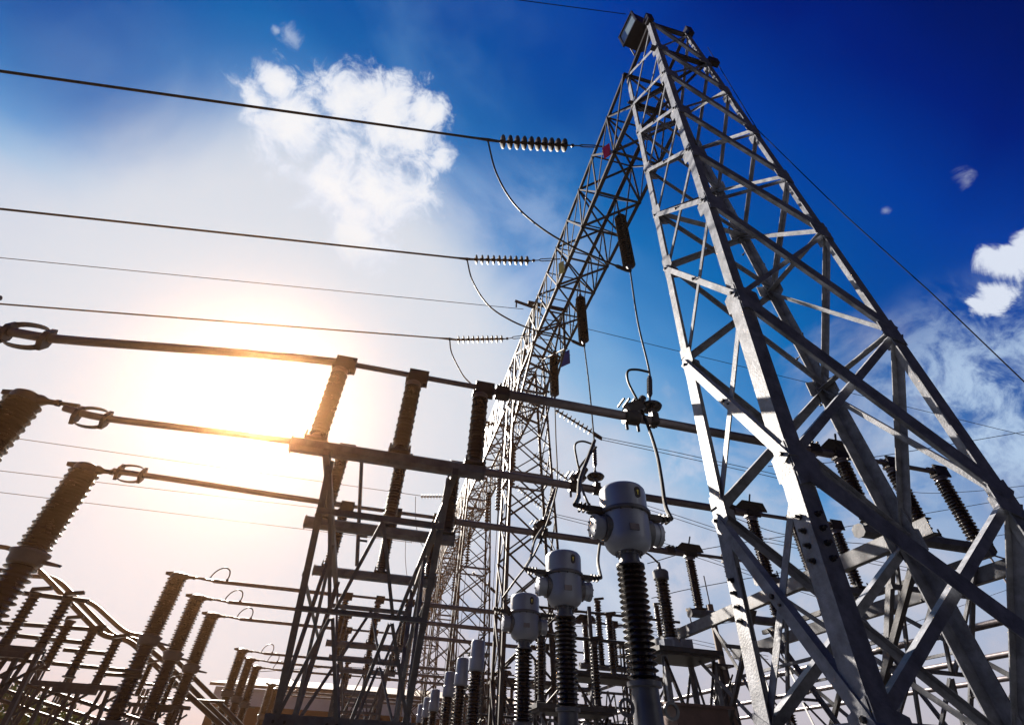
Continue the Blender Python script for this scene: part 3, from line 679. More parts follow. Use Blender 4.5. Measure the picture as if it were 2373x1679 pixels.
# ------------------------------------------------------------------ current transformers
def current_transformer(label,x,y,group):
    t=thing('current_transformer',label,'transformer',group)
    z0=Z(0)
    mb=MB(); mb.lathe((x,y,z0),(0,0,1),[(2.42,.266),(2.64,.270),(2.68,.264),(2.71,.242),(2.727,.20),(2.734,.10),(2.736,0)],40); mb.build('cap','paint',t,True)
    mb=MB(); mb.lathe((x,y,z0),(0,0,1),[(2.375,.26),(2.38,.292),(2.392,.298),(2.408,.298),(2.42,.292),(2.425,.262)],40); mb.build('cap_flange','paintd',t,True)
    mb=MB(); mb.lathe((x,y,z0),(0,0,1),[(1.945,.11),(1.96,.15),(1.985,.20),(2.02,.235),(2.07,.255),(2.13,.264),(2.38,.264)],40)
    mb.build('tank','paint',t,True)
    for s_ in (-1,1):
        mb=MB(); mb.lathe((x+s_*.20,y,Z(2.215)),(s_,0,0),[(0,.12),(.09,.12),(.09,.125),(.16,.125),(.16,.135),(.205,.135),(.21,.125),(.213,0)],28); d=mb.build('side_drum','paint',t,True)
        mb=MB(); mb.lathe((x+s_*.20,y,Z(2.215)),(s_,0,0),[(0,.15),(.085,.15)],28)
        for k in range(8):
            a=k*math.pi/4; mb.lathe((x+s_*.41,y+.11*math.cos(a),Z(2.215)+.11*math.sin(a)),(s_,0,0),[(0,.011),(.012,.011)],6)
        mb.build('drum_ring','paintd',d)
        mb=MB(); mb.tube([(x+s_*.24,y,Z(2.37)),(x+s_*.33,y,Z(2.40)),(x+s_*.36,y,Z(2.405))],.045,8); mb.box((x+s_*.36,y,Z(2.405)),.14,.10,.07)
        mb.tube([(x+s_*.38,y,Z(2.41)),(x+s_*.60,y,Z(2.44))],[.035,.028],8)
        for k in range(3): mb.box((x+s_*(.44+.05*k),y,Z(2.42)),.02,.10,.085)
        mb.build('terminal','alud',t)
    mb=MB(); mb.lathe((x-.0,y,z0),(0,0,1),[(1.82,.15),(1.84,.15),(1.85,.115),(1.90,.105),(1.945,.105),(1.955,.155),(1.985,.155)],28)
    for k in range(12):
        a=k*math.pi/6; mb.lathe((x+.135*math.cos(a),y+.135*math.sin(a),Z(1.93)),(0,0,1),[(0,.011),(.07,.011)],6)
    mb.build('neck','paintd',t,True)
    mb=MB(); sheds(mb,(x,y,Z(.78)),(x,y,Z(1.83)),.098,.152,.056,28,1.0); mb.build('porcelain','porcd',t,True)
    mb=MB(); mb.lathe((x,y,z0),(0,0,1),[(.30,.20),(.33,.20),(.34,.14),(.72,.125),(.73,.16),(.77,.16),(.78,.10)],28)
    for s_ in (-1,1):
        mb.lathe((x+s_*.22,y-.05,Z(.56)),(0,1,0),[(0,.05),(0,.075),(.02,.075),(.02,.05)],16,False)
    mb.build('base','paintd',t,True)
    mb=MB(); mb.box((x,y,Z(.30)),.52,.52,.03)
    for a in (-.2,.2):
        for b in (-.2,.2): mb.angle((x+a,y+b,0),(x+a,y+b,Z(.29)),(-a,0,0),(0,-b,0),.08,.08,.009)
    mb.build('stand','galv',t)
    for k in range(14):
        a=k*math.pi/7+.1; mb=MB(); mb.lathe((x+.281*math.cos(a),y+.281*math.sin(a),Z(2.362)),(0,0,1),[(0,.009),(.06,.009)],6); mb.build('flange_bolt','bolt',t)
    mb=MB(); mb.box((x-.03,y-.268,Z(2.16)),.11,.012,.07); mb.build('rating_plate','alu',t)
    # oil level window on the cap, facing the camera
    mb=MB(); d=V((x*-.12,-1,0)).normalized(); d=V((.02,-1,0)).normalized(); u=V((0,0,1)); v=V((1,0,0))
    c=V((x+.06,y-.266,Z(2.575))); pts=[c+v*(.034*math.cos(a))+u*(.034*math.sin(a)+(.032 if math.sin(a)>=0 else -.032)) for a in [2*math.pi*k/16 for k in range(16)]]
    mb.plate(pts,(0.2,-1,0),.012); wd=mb.build('oil_window','bolt',t)
    mb=MB(); c2=c+V((.0,-.010,0)); mb.lathe(c2+V((0,0,.012)),(0,-1,0),[(0,.012),(.004,.012)],10); mb.plate([c2+V((-.006,0,0)),c2+V((.006,0,0)),c2+V((.003,0,-.034)),c2+V((-.003,0,-.034))],(0,1,0),.004); mb.build('level_mark','sym',wd)
    recenter(t,(x,y,0)); return t
g='grey blue current transformers with round tanks'
ct=current_transformer('largest grey blue current transformer with round cap, standing left of the nearest tower leg',2.51,4.98,g)
copy_tree(ct,(.04,2.29,.0),'second grey blue current transformer, between the largest one and the smallest one')
copy_tree(ct,(.07,4.62,.0),'smallest of the three round tank current transformers, left of the other two')
def vt(label,x,y,zt,group):
    t=thing('voltage_transformer',label,'transformer',group)
    mb=MB(); mb.lathe((x,y,Z(zt-.72)),(0,0,1),[(0,.16),(.03,.19),(.06,.195),(.30,.195),(.31,.185),(.66,.18),(.70,.16),(.72,.08),(.722,0)],28); mb.build('head','paint',t,True)
    mb=MB(); sheds(mb,(x,y,Z(.6)),(x,y,Z(zt-.72)),.12,.19,.075,22,.85); mb.build('porcelain','porcd',t,True)
    mb=MB(); mb.lathe((x,y,Z(.3)),(0,0,1),[(0,.2),(.28,.2),(.30,.12)],20); mb.box((x,y,Z(.28)),.5,.5,.04); mb.build('base','paintd',t,True)
    mb=MB()
    for a in (-.2,.2):
        for b in (-.2,.2): mb.angle((x+a,y+b,0),(x+a,y+b,Z(.27)),(-a,0,0),(0,-b,0),.08,.08,.009)
    mb.build('stand','galv',t)
    mb=MB(); mb.tube([(x,y,Z(zt)),(x,y,Z(zt+.12)),(x+.2,y,Z(zt+.14))],.02,6); mb.build('terminal','alud',t)
    recenter(t,(x,y,0)); return t
v0=None
for k,(y,zt) in enumerate(((14.4,2.86),(16.75,2.82),(19.2,2.80),(22.9,2.72),(25.3,2.70),(27.7,2.68),(35.0,2.7),(37.6,2.7))):
    lb='slate grey cylinder headed transformer, number %s in the row beyond the smallest round tank one'%('one two three four five six seven eight'.split()[k])
    lb=lb.replace('number one in','nearest in').replace('number two in','second nearest in').replace('number three in','third in').replace('number four in','fourth in').replace('number five in','fifth in').replace('number six in','sixth in').replace('number seven in','seventh in').replace('number eight in','last in')
    if v0 is None: v0=vt(lb,2.62,y,zt,'cylinder headed transformers receding in a row')
    else: copy_tree(v0,(0,y-14.4,zt-2.86),lb)
# ------------------------------------------------------------------ droppers and jumpers near the transformers
def cable(label,pts,r,m_='rub',n=40,cat='cable',name='jumper_cable',sm=True):
    mb=MB(); mb.tube(bez(pts,n),r,8); o=mb.build(name,m_,None,True); tag(o,label,cat); return o
def disc_unit(label,x,y):
    t=thing('tube_hanger_insulator',label,'insulator','bell insulators sitting on the tubes'); z=Z(PZ)
    mb=MB(); mb.box((x,y,z-.02),.12,.20,.20); mb.lathe((x-.04,y,z-.16),(0,0,1),[(0,.014),(.3,.014)],6); mb.lathe((x+.04,y,z-.16),(0,0,1),[(0,.014),(.3,.014)],6); mb.build('clamp','alud',t)
    mb=MB(); mb.lathe((x,y,z+.08),(0,0,1),[(0,.05),(.12,.05)],12); mb.build('neck','alu',t,True)
    mb=MB(); mb.lathe((x,y,z+.20),(0,0,1),[(0,.06),(.02,.17),(.05,.19),(.08,.17),(.12,.10),(.15,.04),(.19,.03)],24); mb.build('bell','porcd',t,True)
    recenter(t,(x,y,z)); return V((x,y,z+.38))
xa=at(1516,985,1,PH[0]).x; xb=at(1383,1140,1,PH[1]).x; xc=at(1262,1235,1,PH[2]).x
d1=disc_unit('dark bell insulator on the near tube, under the dropper of the largest hanging insulator',xa,PH[0])
d2=disc_unit('dark bell insulator on the middle tube, above the largest current transformer',xb,PH[1])
d3=disc_unit('dark bell insulator on the far tube, in front of the second tower leg',xc,PH[2])
def dropper(label,top,px,end,ph):
    t=thing('dropper_cable',label,'cable','droppers from the hanging insulators')
    n=len(px); pts=[top]+[at(*q,1,top.y+(end.y-top.y)*((k+1)/(n+1))) for k,q in enumerate(px)]+[end]
    mb=MB(); mb.tube(bez(pts,24),.020,8); mb.build('conductor','wire',t,True)
    d=(pts[-1]-pts[-2]).normalized(); mb=MB(); L=(pts[-1]-pts[-2]).length
    mb.tube([end-d*L*.85,end-d*L*.80,end-d*L*.2,end-d*L*.12],[.02,.045,.045,.02],8)
    for k in range(6): mb.lathe(end-d*(L*(.25+.09*k)),d,[(-.01,.045),(0,.055),(.01,.045)],8)
    mb.build('damper','alud',t,True); recenter(t,end); return t
dropper('black dropper cable from the largest hanging insulator down to the near tube',bot(i1),[(1478,745),(1505,862)],d1,0)
dropper('black dropper cable from the middle hanging insulator down to the middle tube',bot(i2),[(1366,900),(1377,1025)],d2,1)
dropper('black dropper cable from the insulator at the second tower head down to the far tube',bot(i3),[(1288,1010),(1290,1120)],d3,2)
cable('black loop cable curving left from the damper above the near tube to the tube clamp',[at(1505,862,1,5.9),at(1475,856,1,6.0),at(1455,860,1,6.05),at(1456,885,1,6.1),at(1476,925,1,6.1),at(1484,945,1,PH[0])],.022)
cable('long black cable from the near tube to the right side of the largest transformer',[at(1484,945,1,PH[0]),at(1503,990,1,6.0),at(1522,1050,1,5.7),at(1533,1110,1,5.4),at(1542,1170,1,5.15),V((2.51+.6,4.98,Z(2.44)))],.026)
cable('black loop cable curving left above the middle tube clamp',[at(1377,1030,1,8.5),at(1350,1022,1,8.6),at(1333,1030,1,8.65),at(1336,1060,1,8.75),at(1345,1100,1,PH[1])],.022)
cable('black cable from the wire joint down to the left terminal of the largest current transformer',[at(1378,1020,1,6.4),at(1362,1062,1,6.1),at(1344,1110,1,5.7),at(1340,1150,1,5.3),V((2.51-.6,4.98,Z(2.44)))],.028)
cable('black cable passing behind the left drum of the largest current transformer',[at(1382,1035,1,9.0),at(1340,1090,1,8.9),at(1352,1140,1,8.0),at(1370,1180,1,7.8)],.024)
cable('black cable falling from the middle tube to the left terminal of the second current transformer',[at(1262,1215,1,PH[2]-.1),at(1240,1250,1,10.2),at(1230,1290,1,9.0),V((2.55-.6,7.27,Z(2.44)))],.026)
cable('short black cable from the middle tube to the right terminal of the second current transformer',[at(1390,1260,1,8.3),at(1386,1300,1,7.9),V((2.55+.6,7.27,Z(2.44)))],.026)
cable('thin black cable curving down to the smallest round tank current transformer',[at(1296,1110,1,11.3),at(1275,1190,1,11),at(1240,1280,1,10.8),at(1190,1350,1,10.5),at(1165,1385,1,10.4)],.022)
def fit(label,x,y,z,s_=1.0):
    t=thing('tube_connector',label,'clamp','bolted connectors on the tubes'); mb=MB()
    mb.lathe((x-.10*s_,y,z),(1,0,0),[(0,.10*s_),(.2*s_,.10*s_)],12); mb.build('body','alud',t,True)
    mb=MB(); mb.box((x+.06*s_,y,z+.16*s_),.24*s_,.16*s_,.15*s_,(V((.85,0,.5)).normalized(),V((0,1,0)),V((-.5,0,.85)).normalized()))
    for k in range(4): mb.lathe((x+(-.12+.08*k)*s_,y-.1*s_,z+.22*s_+.02*k),(0,1,0),[(0,.02),(.2*s_,.02)],6)
    mb.lathe((x+.15*s_,y,z+.25*s_),(.6,0,1),[(0,.05*s_),(.15*s_,.05*s_)],8); mb.build('bolted_cap','alud',t)
    mb=MB()
    for k in (-.08,.08): mb.lathe((x+k*s_,y,z-.20*s_),(0,0,1),[(0,.025),(.1*s_,.025)],8)
    mb.build('bolt','bolt',t); recenter(t,(x,y,z))
fit('chunky black bolted connector on the near tube, where the long cable crosses',at(1462,960,1,PH[0]).x,PH[0],Z(PZ-.05),1.25)
fit('black bolted connector on the middle tube above the second current transformer',at(1332,1125,1,PH[1]).x,PH[1],Z(PZ-.05),1.2)
fit('small black bolted connector on the far tube near the second tower leg',at(1245,1222,1,PH[2]).x,PH[2],Z(PZ-.05),1.2)
# vertical grounding rod in the left frame
t=thing('grounding_rod','slim upright rod rising between the left and middle posts in the nearest bay','rod'); a=at(838,1067,1,8.3); b=at(827,1310,1,9.3); mb=MB(); mb.tube([a,b],.035,8); mb.build('rod','alu',t,True)
mb=MB(); 
for f in (.72,.76): q=a.lerp(b,f); mb.box(q+V((.08,0,0)),.16,.03,.03)
mb.build('clips','alud',t); recenter(t,b)
# strain strings to the right of the towers, with twin conductors
def rstring(label,d0,d1,w1s,yy,nd,rd,wl,twin=.10):
    A_=at(*d0,1,yy); B_=at(*d1,1,yy+.3); t=thing('strain_insulator',label,'insulator','strain insulator strings right of the towers')
    mb=MB(); disc_string(mb,A_,B_,nd,rd,0,12); mb.build('discs','disc',t,True)
    d=(B_-A_).normalized(); mb=MB(); mb.tube([B_,B_+d*.12,B_+d*.5],[.02,.07,.05],8); mb.plate([B_+d*.1+V((0,0,.12)),B_+d*.55+V((0,0,.10)),B_+d*.5-V((0,0,.10)),B_+d*.1-V((0,0,.12))],(0,1,0),.04); mb.build('yoke_plate','alud',t); recenter(t,A_)
    e=B_+d*.5
    for k,s_ in enumerate((1,-1)):
        pts=[e+V((0,0,s_*twin*.6))]+[at(q[0],q[1]-s_*4,1,yy+.3) for q in w1s]; f_=pts[-1]+(pts[-1]-pts[-2])*2.5
        wire(('upper' if k==0 else 'lower')+' of twin conductors '+wl,pts+[f_],.016,'twin_conductor','wire','twin conductors leaving to the right','wire')
rstring('spiky disc string right of the second tower, just below the near tube',(1288,950),(1372,1002),[(1560,1050),(1770,1096),(1830,1110)],16.9,9,.17,'running right between the near and middle tubes')
rstring('spiky disc string crossing the bracing of the second tower above the middle tube',(1236,1052),(1325,1118),[(1500,1175),(1655,1226),(1830,1262)],20.2,10,.17,'passing behind the largest transformer cap')
rstring('spiky disc string crossing the second tower below the middle tube',(1196,1125),(1258,1176),[(1375,1215),(1540,1262),(1655,1300)],22.6,10,.17,'passing behind the largest transformer drum')
rstring('tiny spiky disc string low in the second tower bracing',(1095,1325),(1135,1360),[(1240,1405),(1400,1440)],34,9,.17,'very low behind the second current transformer')
for k,(q0,q1,d0,d1,y_,lab) in enumerate((((0,1012),(1040,1153),(1028,1149),(1045,1152),21.5,'upper'),)): pass
for q0,q1,yy,lab in (((0,1010),(975,1148),27.0,'highest'),((0,1090),(735,1176),29.5,'middle'),((0,1140),(955,1256),32.0,'lowest')):
    a=at(*q0,1,yy); b=at(*q1,1,yy); wire('thin conductor, %s of the three low ones passing behind the left breaker columns'%lab,[a+(a-b)*2,a,b],.018,'low_conductor','wire','low conductors behind the breaker columns','wire')
for d0,d1,yy,lab in (((975,1150),(1030,1150),27.0,'upper'),((952,1252),(986,1253),32.0,'lower')):
    t=thing('strain_insulator','tiny disc string seen beyond the support frame, %s of two'%lab,'insulator','tiny strain strings beyond the support frame'); mb=MB(); e=at(d1[0]+75,d1[1]+4,1,yy); disc_string(mb,at(*d0,1,yy),at(*d1,1,yy),8,.16,0,10); mb.build('discs','disc',t,True); mb=MB(); mb.tube([at(*d1,1,yy),e],.02,6); mb.build('link','alud',t); recenter(t,e)
    j=at(d0[0]-12,d0[1],1,yy); cable('thin jumper drooping below the %s tiny disc string'%lab,[j,j+V((.2,0,-1.2)),j+V((.6,0,-2.4)),j+V((1.4,0,-3.3))],.016,'wire',20)
# thin long lines over the right background
for (q,yy,lab) in (([(1500,1305),(1640,1270),(1990,1215),(2373,1150)],17,'rising gently to the right edge above the three big posts'),([(1510,1385),(1700,1345),(2373,1230)],19,'rising behind the lower half of the nearest tower'),([(1690,1195),(1830,1240),(2050,1262),(2150,1255)],15,'sagging behind the tower legs at mid right'),([(1980,1110),(2120,1140),(2250,1138),(2373,1125)],17,'passing behind the three big posts at right'),([(1780,1080),(2000,1062),(2373,1000)],13,'faint, rising to the right edge over the pale cloud'),([(1950,1500),(2150,1430),(2373,1352)],30,'faint, low between the right tower legs'),([(1330,1450),(1560,1455),(1700,1440)],24,'behind the porcelain of the largest current transformer'),([(600,1555),(800,1545),(1000,1560)],30,'low behind the support frame above the roof'),([(1100,1420),(1400,1418)],26,'level, behind the heads of the small transformers')):
    pts=[at(*p,1,yy) for p in q]; e=pts[-1]+(pts[-1]-pts[-2])*.3; s0=pts[0]
    wire('thin overhead line '+lab,bez([s0]+pts[1:]+[e],30),.014)

# ------------------------------------------------------------------ device on a table behind the transformers
def device(label,x,y):
    t=thing('coupling_capacitor',label,'insulator')
    mb=MB(); sheds(mb,(x,y,Z(2.72)),(x,y,Z(4.0)),.12,.175,.07,22,.9); mb.build('porcelain','porcd',t,True)
    mb=MB(); mb.lathe((x,y,Z(4.0)),(0,0,1),[(0,.13),(.03,.19),(.20,.20),(.24,.17),(.27,.05),(.45,.03)],20); mb.build('head','paintd',t,True)
    mb=MB(); mb.lathe((x,y,Z(2.42)),(0,0,1),[(0,.24),(.2,.24),(.22,.16),(.3,.14)],18); mb.box((x+.32,y,Z(2.55)),.30,.3,.30); mb.box((x-.2,y-.1,Z(2.52)),.2,.25,.26); mb.build('base_box','paint',t)
    mb=MB(); mb.tube(bez([(x,y,Z(4.42)),(x-.25,y,Z(4.62)),(x-.45,y,Z(4.66))],14),.025,8); mb.build('terminal','alud',t); recenter(t,(x,y,Z(2.42)))
device('dark capacitor column with grey base boxes on a table, right of the largest current transformer',6.65,11.6)
def table(label,x0,x1,y0,y1,z):
    t=thing('steel_table',label,'support table'); mb=MB(); mb.box(((x0+x1)/2,(y0+y1)/2,Z(z)),x1-x0,y1-y0,.09); mb.box(((x0+x1)/2,(y0+y1)/2,Z(z-.07)),x1-x0-.15,y1-y0-.15,.06); mb.build('table_top','galvd',t)
    pz=[(x0+.15,y0+.15),(x1-.15,y0+.15),(x1-.15,y1-.15),(x0+.15,y1-.15)]
    for x,y in pz:
        mb=MB(); mb.angle((x,y,0),(x,y,Z(z-.1)),(1 if x<(x0+x1)/2 else -1,0,0),(0,1 if y<(y0+y1)/2 else -1,0),.10,.10,.01); mb.build('leg','galv',t)
    for i in range(4):
        a=pz[i]; b=pz[(i+1)%4]
        for za,zb in ((.2,Z(z-.15)),(Z(z-.15),.2)):
            mb=MB(); mb.angle((a[0],a[1],za),(b[0],b[1],zb),(0,0,1),(.3,.3,0),.06,.06,.008); mb.build('brace','galvd',t)
    recenter(t,((x0+x1)/2,(y0+y1)/2,0))
table('dark steel table with crossed braces carrying the capacitor column',5.95,7.5,10.9,12.2,2.36)
def small_post(label,x,y,z0,z1,r=.13,group='small post insulators in the background',term=True,m_='porcd'):
    t=thing('post_insulator',label,'insulator',group); mb=MB(); sheds(mb,(x,y,Z(z0)),(x,y,Z(z1)),r*.6,r,.075,16,.9); mb.build('porcelain',m_,t,True)
    mb=MB(); mb.lathe((x,y,Z(z0-.15)),(0,0,1),[(0,r),(.03,r),(.04,r*.7),(.16,r*.65)],12); mb.build('bottom_cap','alud',t,True); mb=MB(); mb.lathe((x,y,Z(z1)),(0,0,1),[(0,r*.7),(.06,r*.7),(.08,r*.9),(.11,r*.9)],12)
    if term: mb.plate([(x-.12,y,Z(z1+.12)),(x+.25,y,Z(z1+.2)),(x+.22,y,Z(z1+.26)),(x-.12,y,Z(z1+.2))],(0,1,0),.08)
    mb.build('top_cap','alud',t,True); recenter(t,(x,y,Z(z0-.15))); return t
for (qt,qb,yy,lab) in (((1385,1400),(1396,1530),17.5,'slim dark post insulator between the second and the largest current transformer'),((1522,1410),(1530,1480),19.0,'short dark post insulator just right of the largest current transformer porcelain'),((1282,1480),(1282,1580),19,'slim dark post insulator left of the second current transformer porcelain'),((1170,1560),(1170,1640),22,'thin post insulator beyond the smallest round tank current transformer'),((1245,1545),(1242,1625),18,'short post insulator between the smallest and the second current transformer'),((1458,1450),(1462,1530),16,'dark blue post insulator half hidden left behind the largest porcelain')):
    a=at(*qt,1,yy); b=at(*qb,1,yy); small_post(lab,a.x,yy,b.z-1.6,a.z-1.6)
for (qt,yy,lab) in (((1365,1405),15.0,'tall slim steel pole left of the largest current transformer porcelain'),):
    a=at(*qt,1,yy); mb=MB(); mb.tube([(a.x,yy,0),(a.x,yy,a.z)],[.08,.06],10); o=mb.build('steel_pole','galvd',None,True); tag(o,lab,'pole')
# utility pole with arm beyond the tower
a=at(1645,1400,1,22); t=thing('utility_pole','weathered utility pole with a short arm, seen low between the tower legs','pole'); mb=MB(); mb.tube([(a.x,22,0),(a.x,22,a.z)],[.20,.13],12); mb.build('pole','wood',t,True)
mb=MB(); mb.tube([(a.x,22,a.z),(a.x,22,a.z+1.3)],.03,6); mb.build('spike','galvd',t); mb=MB(); mb.beam((a.x-1.3,22,a.z-.35),(a.x+.1,22,a.z-.35),.10,.12,(0,0,1)); mb.tube([(a.x-1.2,22,a.z-.3),(a.x-1.15,22,a.z-1.0)],.03,6); mb.build('arm','wood',t); recenter(t,(a.x,22,0))

# ------------------------------------------------------------------ strung tubes at right, running away
for k,x in enumerate((11.1,13.7,16.4)):
    lb='copper brown busbar tube running away at lower right, %s of three'%('uppermost','middle','lowest')[k]
    t=thing('long_busbar',lb,'busbar','copper brown busbar tubes at lower right'); mb=MB(); mb.tube([(x,2.5,Z(2.6)),(x,70,Z(2.6))],.065,12); mb.build('tube','tank' if 0 else 'alu',t,True)
    mb=MB()
    for y in (6,10.2,16,24,34,46): mb.lathe((x,y-.08,Z(2.6)),(0,1,0),[(0,.085),(.16,.085)],12)
    mb.build('couplers','alud',t,True); recenter(t,(x,2.5,Z(2.6)))
    for j,y in enumerate((17.0,29.9,43)):
        small_post('thin spined insulator carrying the %s copper brown tube, %s one from the front'%(('uppermost','middle','lowest')[k],('first','second','third')[j]),x,y,1.1,2.4,.16,'spined insulators under the copper brown tubes',False,'porc')
        mb=MB(); mb.tube([(x,y,0),(x,y,Z(.95))],.10,10); o=mb.build('steel_post','galv',None,True); tag(o,'grey steel post under the %s spined insulator of the %s copper brown tube'%(('first','second','third')[j],('uppermost','middle','lowest')[k]),'post','steel posts under the spined insulators')
    y=8.2+k*.4; mb=MB(); mb.tube([(x,y,Z(2.6)),(x-.15,y,Z(4.4)),(9.6+.3*k,y-.8,Z(4.7))],.022,8); o=mb.build('tap_rod','alu',None,True); tag(o,'slim rod rising from the %s copper brown tube near the right edge'%('uppermost','middle','lowest')[k],'rod','rods rising from the copper brown tubes')
# brown cabinet low beside the largest transformer
c=at(1602,1668,1,7.2); t=thing('control_cabinet','brown steel cabinet low at the bottom edge, right of the largest current transformer base','cabinet'); mb=MB(); mb.box((c.x,c.y,c.z-.35),.75,.6,.95); mb.build('body','tank',t)
mb=MB(); mb.plate([(c.x-.45,c.y-.35,c.z+.13),(c.x+.45,c.y-.35,c.z+.13),(c.x+.45,c.y+.35,c.z+.19),(c.x-.45,c.y+.35,c.z+.19)],(0,-.08,1),.03); mb.build('roof','tank',t)
mb=MB(); mb.box((c.x,c.y,(c.z-.8)/2),.5,.4,c.z-.8); mb.build('plinth','conc',t); mb=MB(); mb.box((c.x+.25,c.y-.31,c.z-.3),.03,.03,.15); mb.build('handle','alud',t); recenter(t,(c.x,c.y,0))

# ------------------------------------------------------------------ small yard at far left
def bent(label,px,yy,r=.092):
    pts=[at(*q,1,yy) for q in px]; out=[pts[0]]
    for i in range(1,len(pts)-1):
        a,b,c_=pts[i-1],pts[i],pts[i+1]; k1=min(.6,(b-a).length*.3); k2=min(.6,(c_-b).length*.3)
        p=b+(a-b).normalized()*k1; q=b+(c_-b).normalized()*k2; out+= [p]+[(p*(1-s)**2+b*2*s*(1-s)+q*s*s) for s in (.25,.5,.75)]+[q]
    out.append(pts[-1]); mb=MB(); mb.tube(out,r,10); o=mb.build('bent_busbar','alud',None,True); tag(o,label,'busbar','bent busbar tubes sloping down at left'); return o
bent('lowest of three bent dark tubes stepping down behind the left breaker columns',[(-60,1262),(30,1268),(95,1325),(235,1472),(300,1482),(360,1540),(470,1640),(600,1760)],25)
bent('middle of three bent dark tubes stepping down behind the left breaker columns',[(40,1332),(130,1337),(262,1474),(320,1481),(385,1535),(500,1650),(620,1765)],27)
bent('highest of three bent dark tubes stepping down behind the left breaker columns',[(150,1390),(210,1392),(290,1466),(350,1476),(415,1535),(530,1650),(640,1765)],29)
def lpost(label,qt,qb,yy,r=.14):
    a=at(*qt,1,yy); b=at(*qb,1,yy); return small_post(label,(a.x+b.x)/2,yy,min(a.z,b.z)-1.6,max(a.z,b.z)-1.6,r,'small post insulators in the left yard',True,'porc')
L=[((74,1385),(20,1480),13.5),((148,1395),(102,1492),13.5),((154,1448),(112,1535),16),((210,1472),(168,1552),16),((265,1492),(230,1570),16),((345,1545),(322,1600),24),((395,1575),(372,1650),24)]
nm=['first','second','third','fourth','fifth','sixth','seventh']
for k,(a,b,yy) in enumerate(L): lpost('small dark post insulator in the left yard, %s from the left edge'%nm[k],a,b,yy)
for k,(q0,q1,yy) in enumerate((((0,1320),(42,1324),13.5),((55,1373),(205,1392),13.5),((-30,1440),(240,1459),16),((-30,1464),(192,1488),16),((148,1504),(245,1513),17),((0,1524),(330,1556),18),((236,1560),(330,1566),18),((0,1565),(430,1700),19),((0,1595),(430,1730),20),((0,1620),(360,1745),21),((320,1615),(520,1625),26),((300,1580),(420,1592),26))):
    a=at(*q0,1,yy); b=at(*q1,1,yy); wire('slim dark rail of the left yard, number %d from the top of the stack of rails'%(k+1) if 0 else 'slim dark tube in the left yard, %s counting down from the breaker columns'%('first second third fourth fifth sixth seventh eighth ninth tenth eleventh twelfth'.split()[k]),[a+(a-b)*.0,b],.05,'slim_busbar','busbar','slim tubes in the left yard','alud',8)
for k,(q0,q1,yy) in enumerate((((-20,1490),(100,1508),13.5),((95,1556),(275,1595),16),((300,1610),(440,1640),22))):
    a=at(*q0,1,yy); b=at(*q1,1,yy); zt=min(a.z,b.z); t=thing('steel_table','dark braced stand under the small posts of the left yard, %s from the left edge'%nm[k],'support table','braced stands in the left yard')
    mb=MB(); mb.beam((a.x,yy,zt),(b.x,yy,zt),.22,.10,(0,0,1)); mb.box(((a.x+b.x)/2,yy,zt-.10),(b.x-a.x)*.5,.2,.10); mb.build('table_top','galvd',t)
    for s_ in (.12,.5,.85):
        x=a.x+(b.x-a.x)*s_
        for dx in (-.25,.25):
            mb=MB(); mb.angle((x+dx*1.6,yy,0),(x+dx*.4,yy,zt),(-dx,0,0),(0,1,0),.08,.08,.01); mb.build('leg','galvd',t)
        for dz in range(3):
            z_=zt*(dz+.5)/3.2; mb=MB(); mb.angle((x-.3,yy,z_),(x+.3,yy,z_+.5),(0,0,1),(0,1,0),.05,.05,.008); mb.build('brace','galvd',t)
    recenter(t,((a.x+b.x)/2,yy,0))
for k,(x,y) in enumerate(((-9.3,19.5),(-10.4,24.0),(-8.6,26.5))):
    t=thing('street_pole','thin dark lattice mast low at left, %s from the left edge'%('second','first','third')[k],'mast','thin masts at left'); 
    for dx,dy in ((-.2,-.2),(.2,-.2),(.2,.2),(-.2,.2)):
        mb=MB(); mb.angle((x+dx,y+dy,0),(x+dx*.5,y+dy*.5,4.0),(-dx,0,0),(0,-dy,0),.06,.06,.008); mb.build('leg','galvd',t)
    for j in range(7):
        mb=MB(); z_=.3+j*.5; s_=1 if j%2 else -1; mb.beam((x-.17*s_,y-.17,z_),(x+.17*s_,y-.17,z_+.5),.03,.03); mb.build('brace','galvd',t)
    recenter(t,(x,y,0))
# ------------------------------------------------------------------ low building
BY=62
b0=at(500,1590,1,BY); b1=at(1130,1640,1,BY); zt=at(700,1603,1,BY).z
t=thing('substation_building','low white building with dark red lower wall at the bottom edge, behind the support frame','building')
x0,x1=b0.x,b1.x+6; zr=at(650,1640,1,BY).z
mb=MB(); mb.box(((x0+x1)/2,BY+6,(zr+zt)/2),x1-x0,12,zt-zr); mb.build('upper_wall','wall',t)
mb=MB(); mb.box(((x0+x1)/2,BY+6,zr/2),x1-x0+.06,12.06,zr); mb.build('lower_wall','redw',t)
mb=MB(); xm=(x0+x1)/2
mb.quadstrip([[V((x0-.5,BY-.6,zt)),V((x1+.5,BY-.6,zt)),V((x1+.5,BY-.6,zt+.25)),V((x0-.5,BY-.6,zt+.25))],[V((x0+2,BY+6,zt+1.4)),V((x1-2,BY+6,zt+1.4)),V((x1-2,BY+6,zt+1.6)),V((x0+2,BY+6,zt+1.6))]]); mb.build('roof','roof',t)
for k in range(6):
    xx=x0+3+k*(x1-x0-6)/5; mb=MB(); mb.box((xx,BY-.04,zr*.62),2.2,.12,1.3); f=mb.build('window','paintd',t); mb=MB(); mb.box((xx,BY-.11,zr*.62),.08,.06,1.3); mb.box((xx,BY-.11,zr*.62-.65),2.4,.10,.1); mb.build('window_frame','wall',f)
recenter(t,(xm,BY,0))
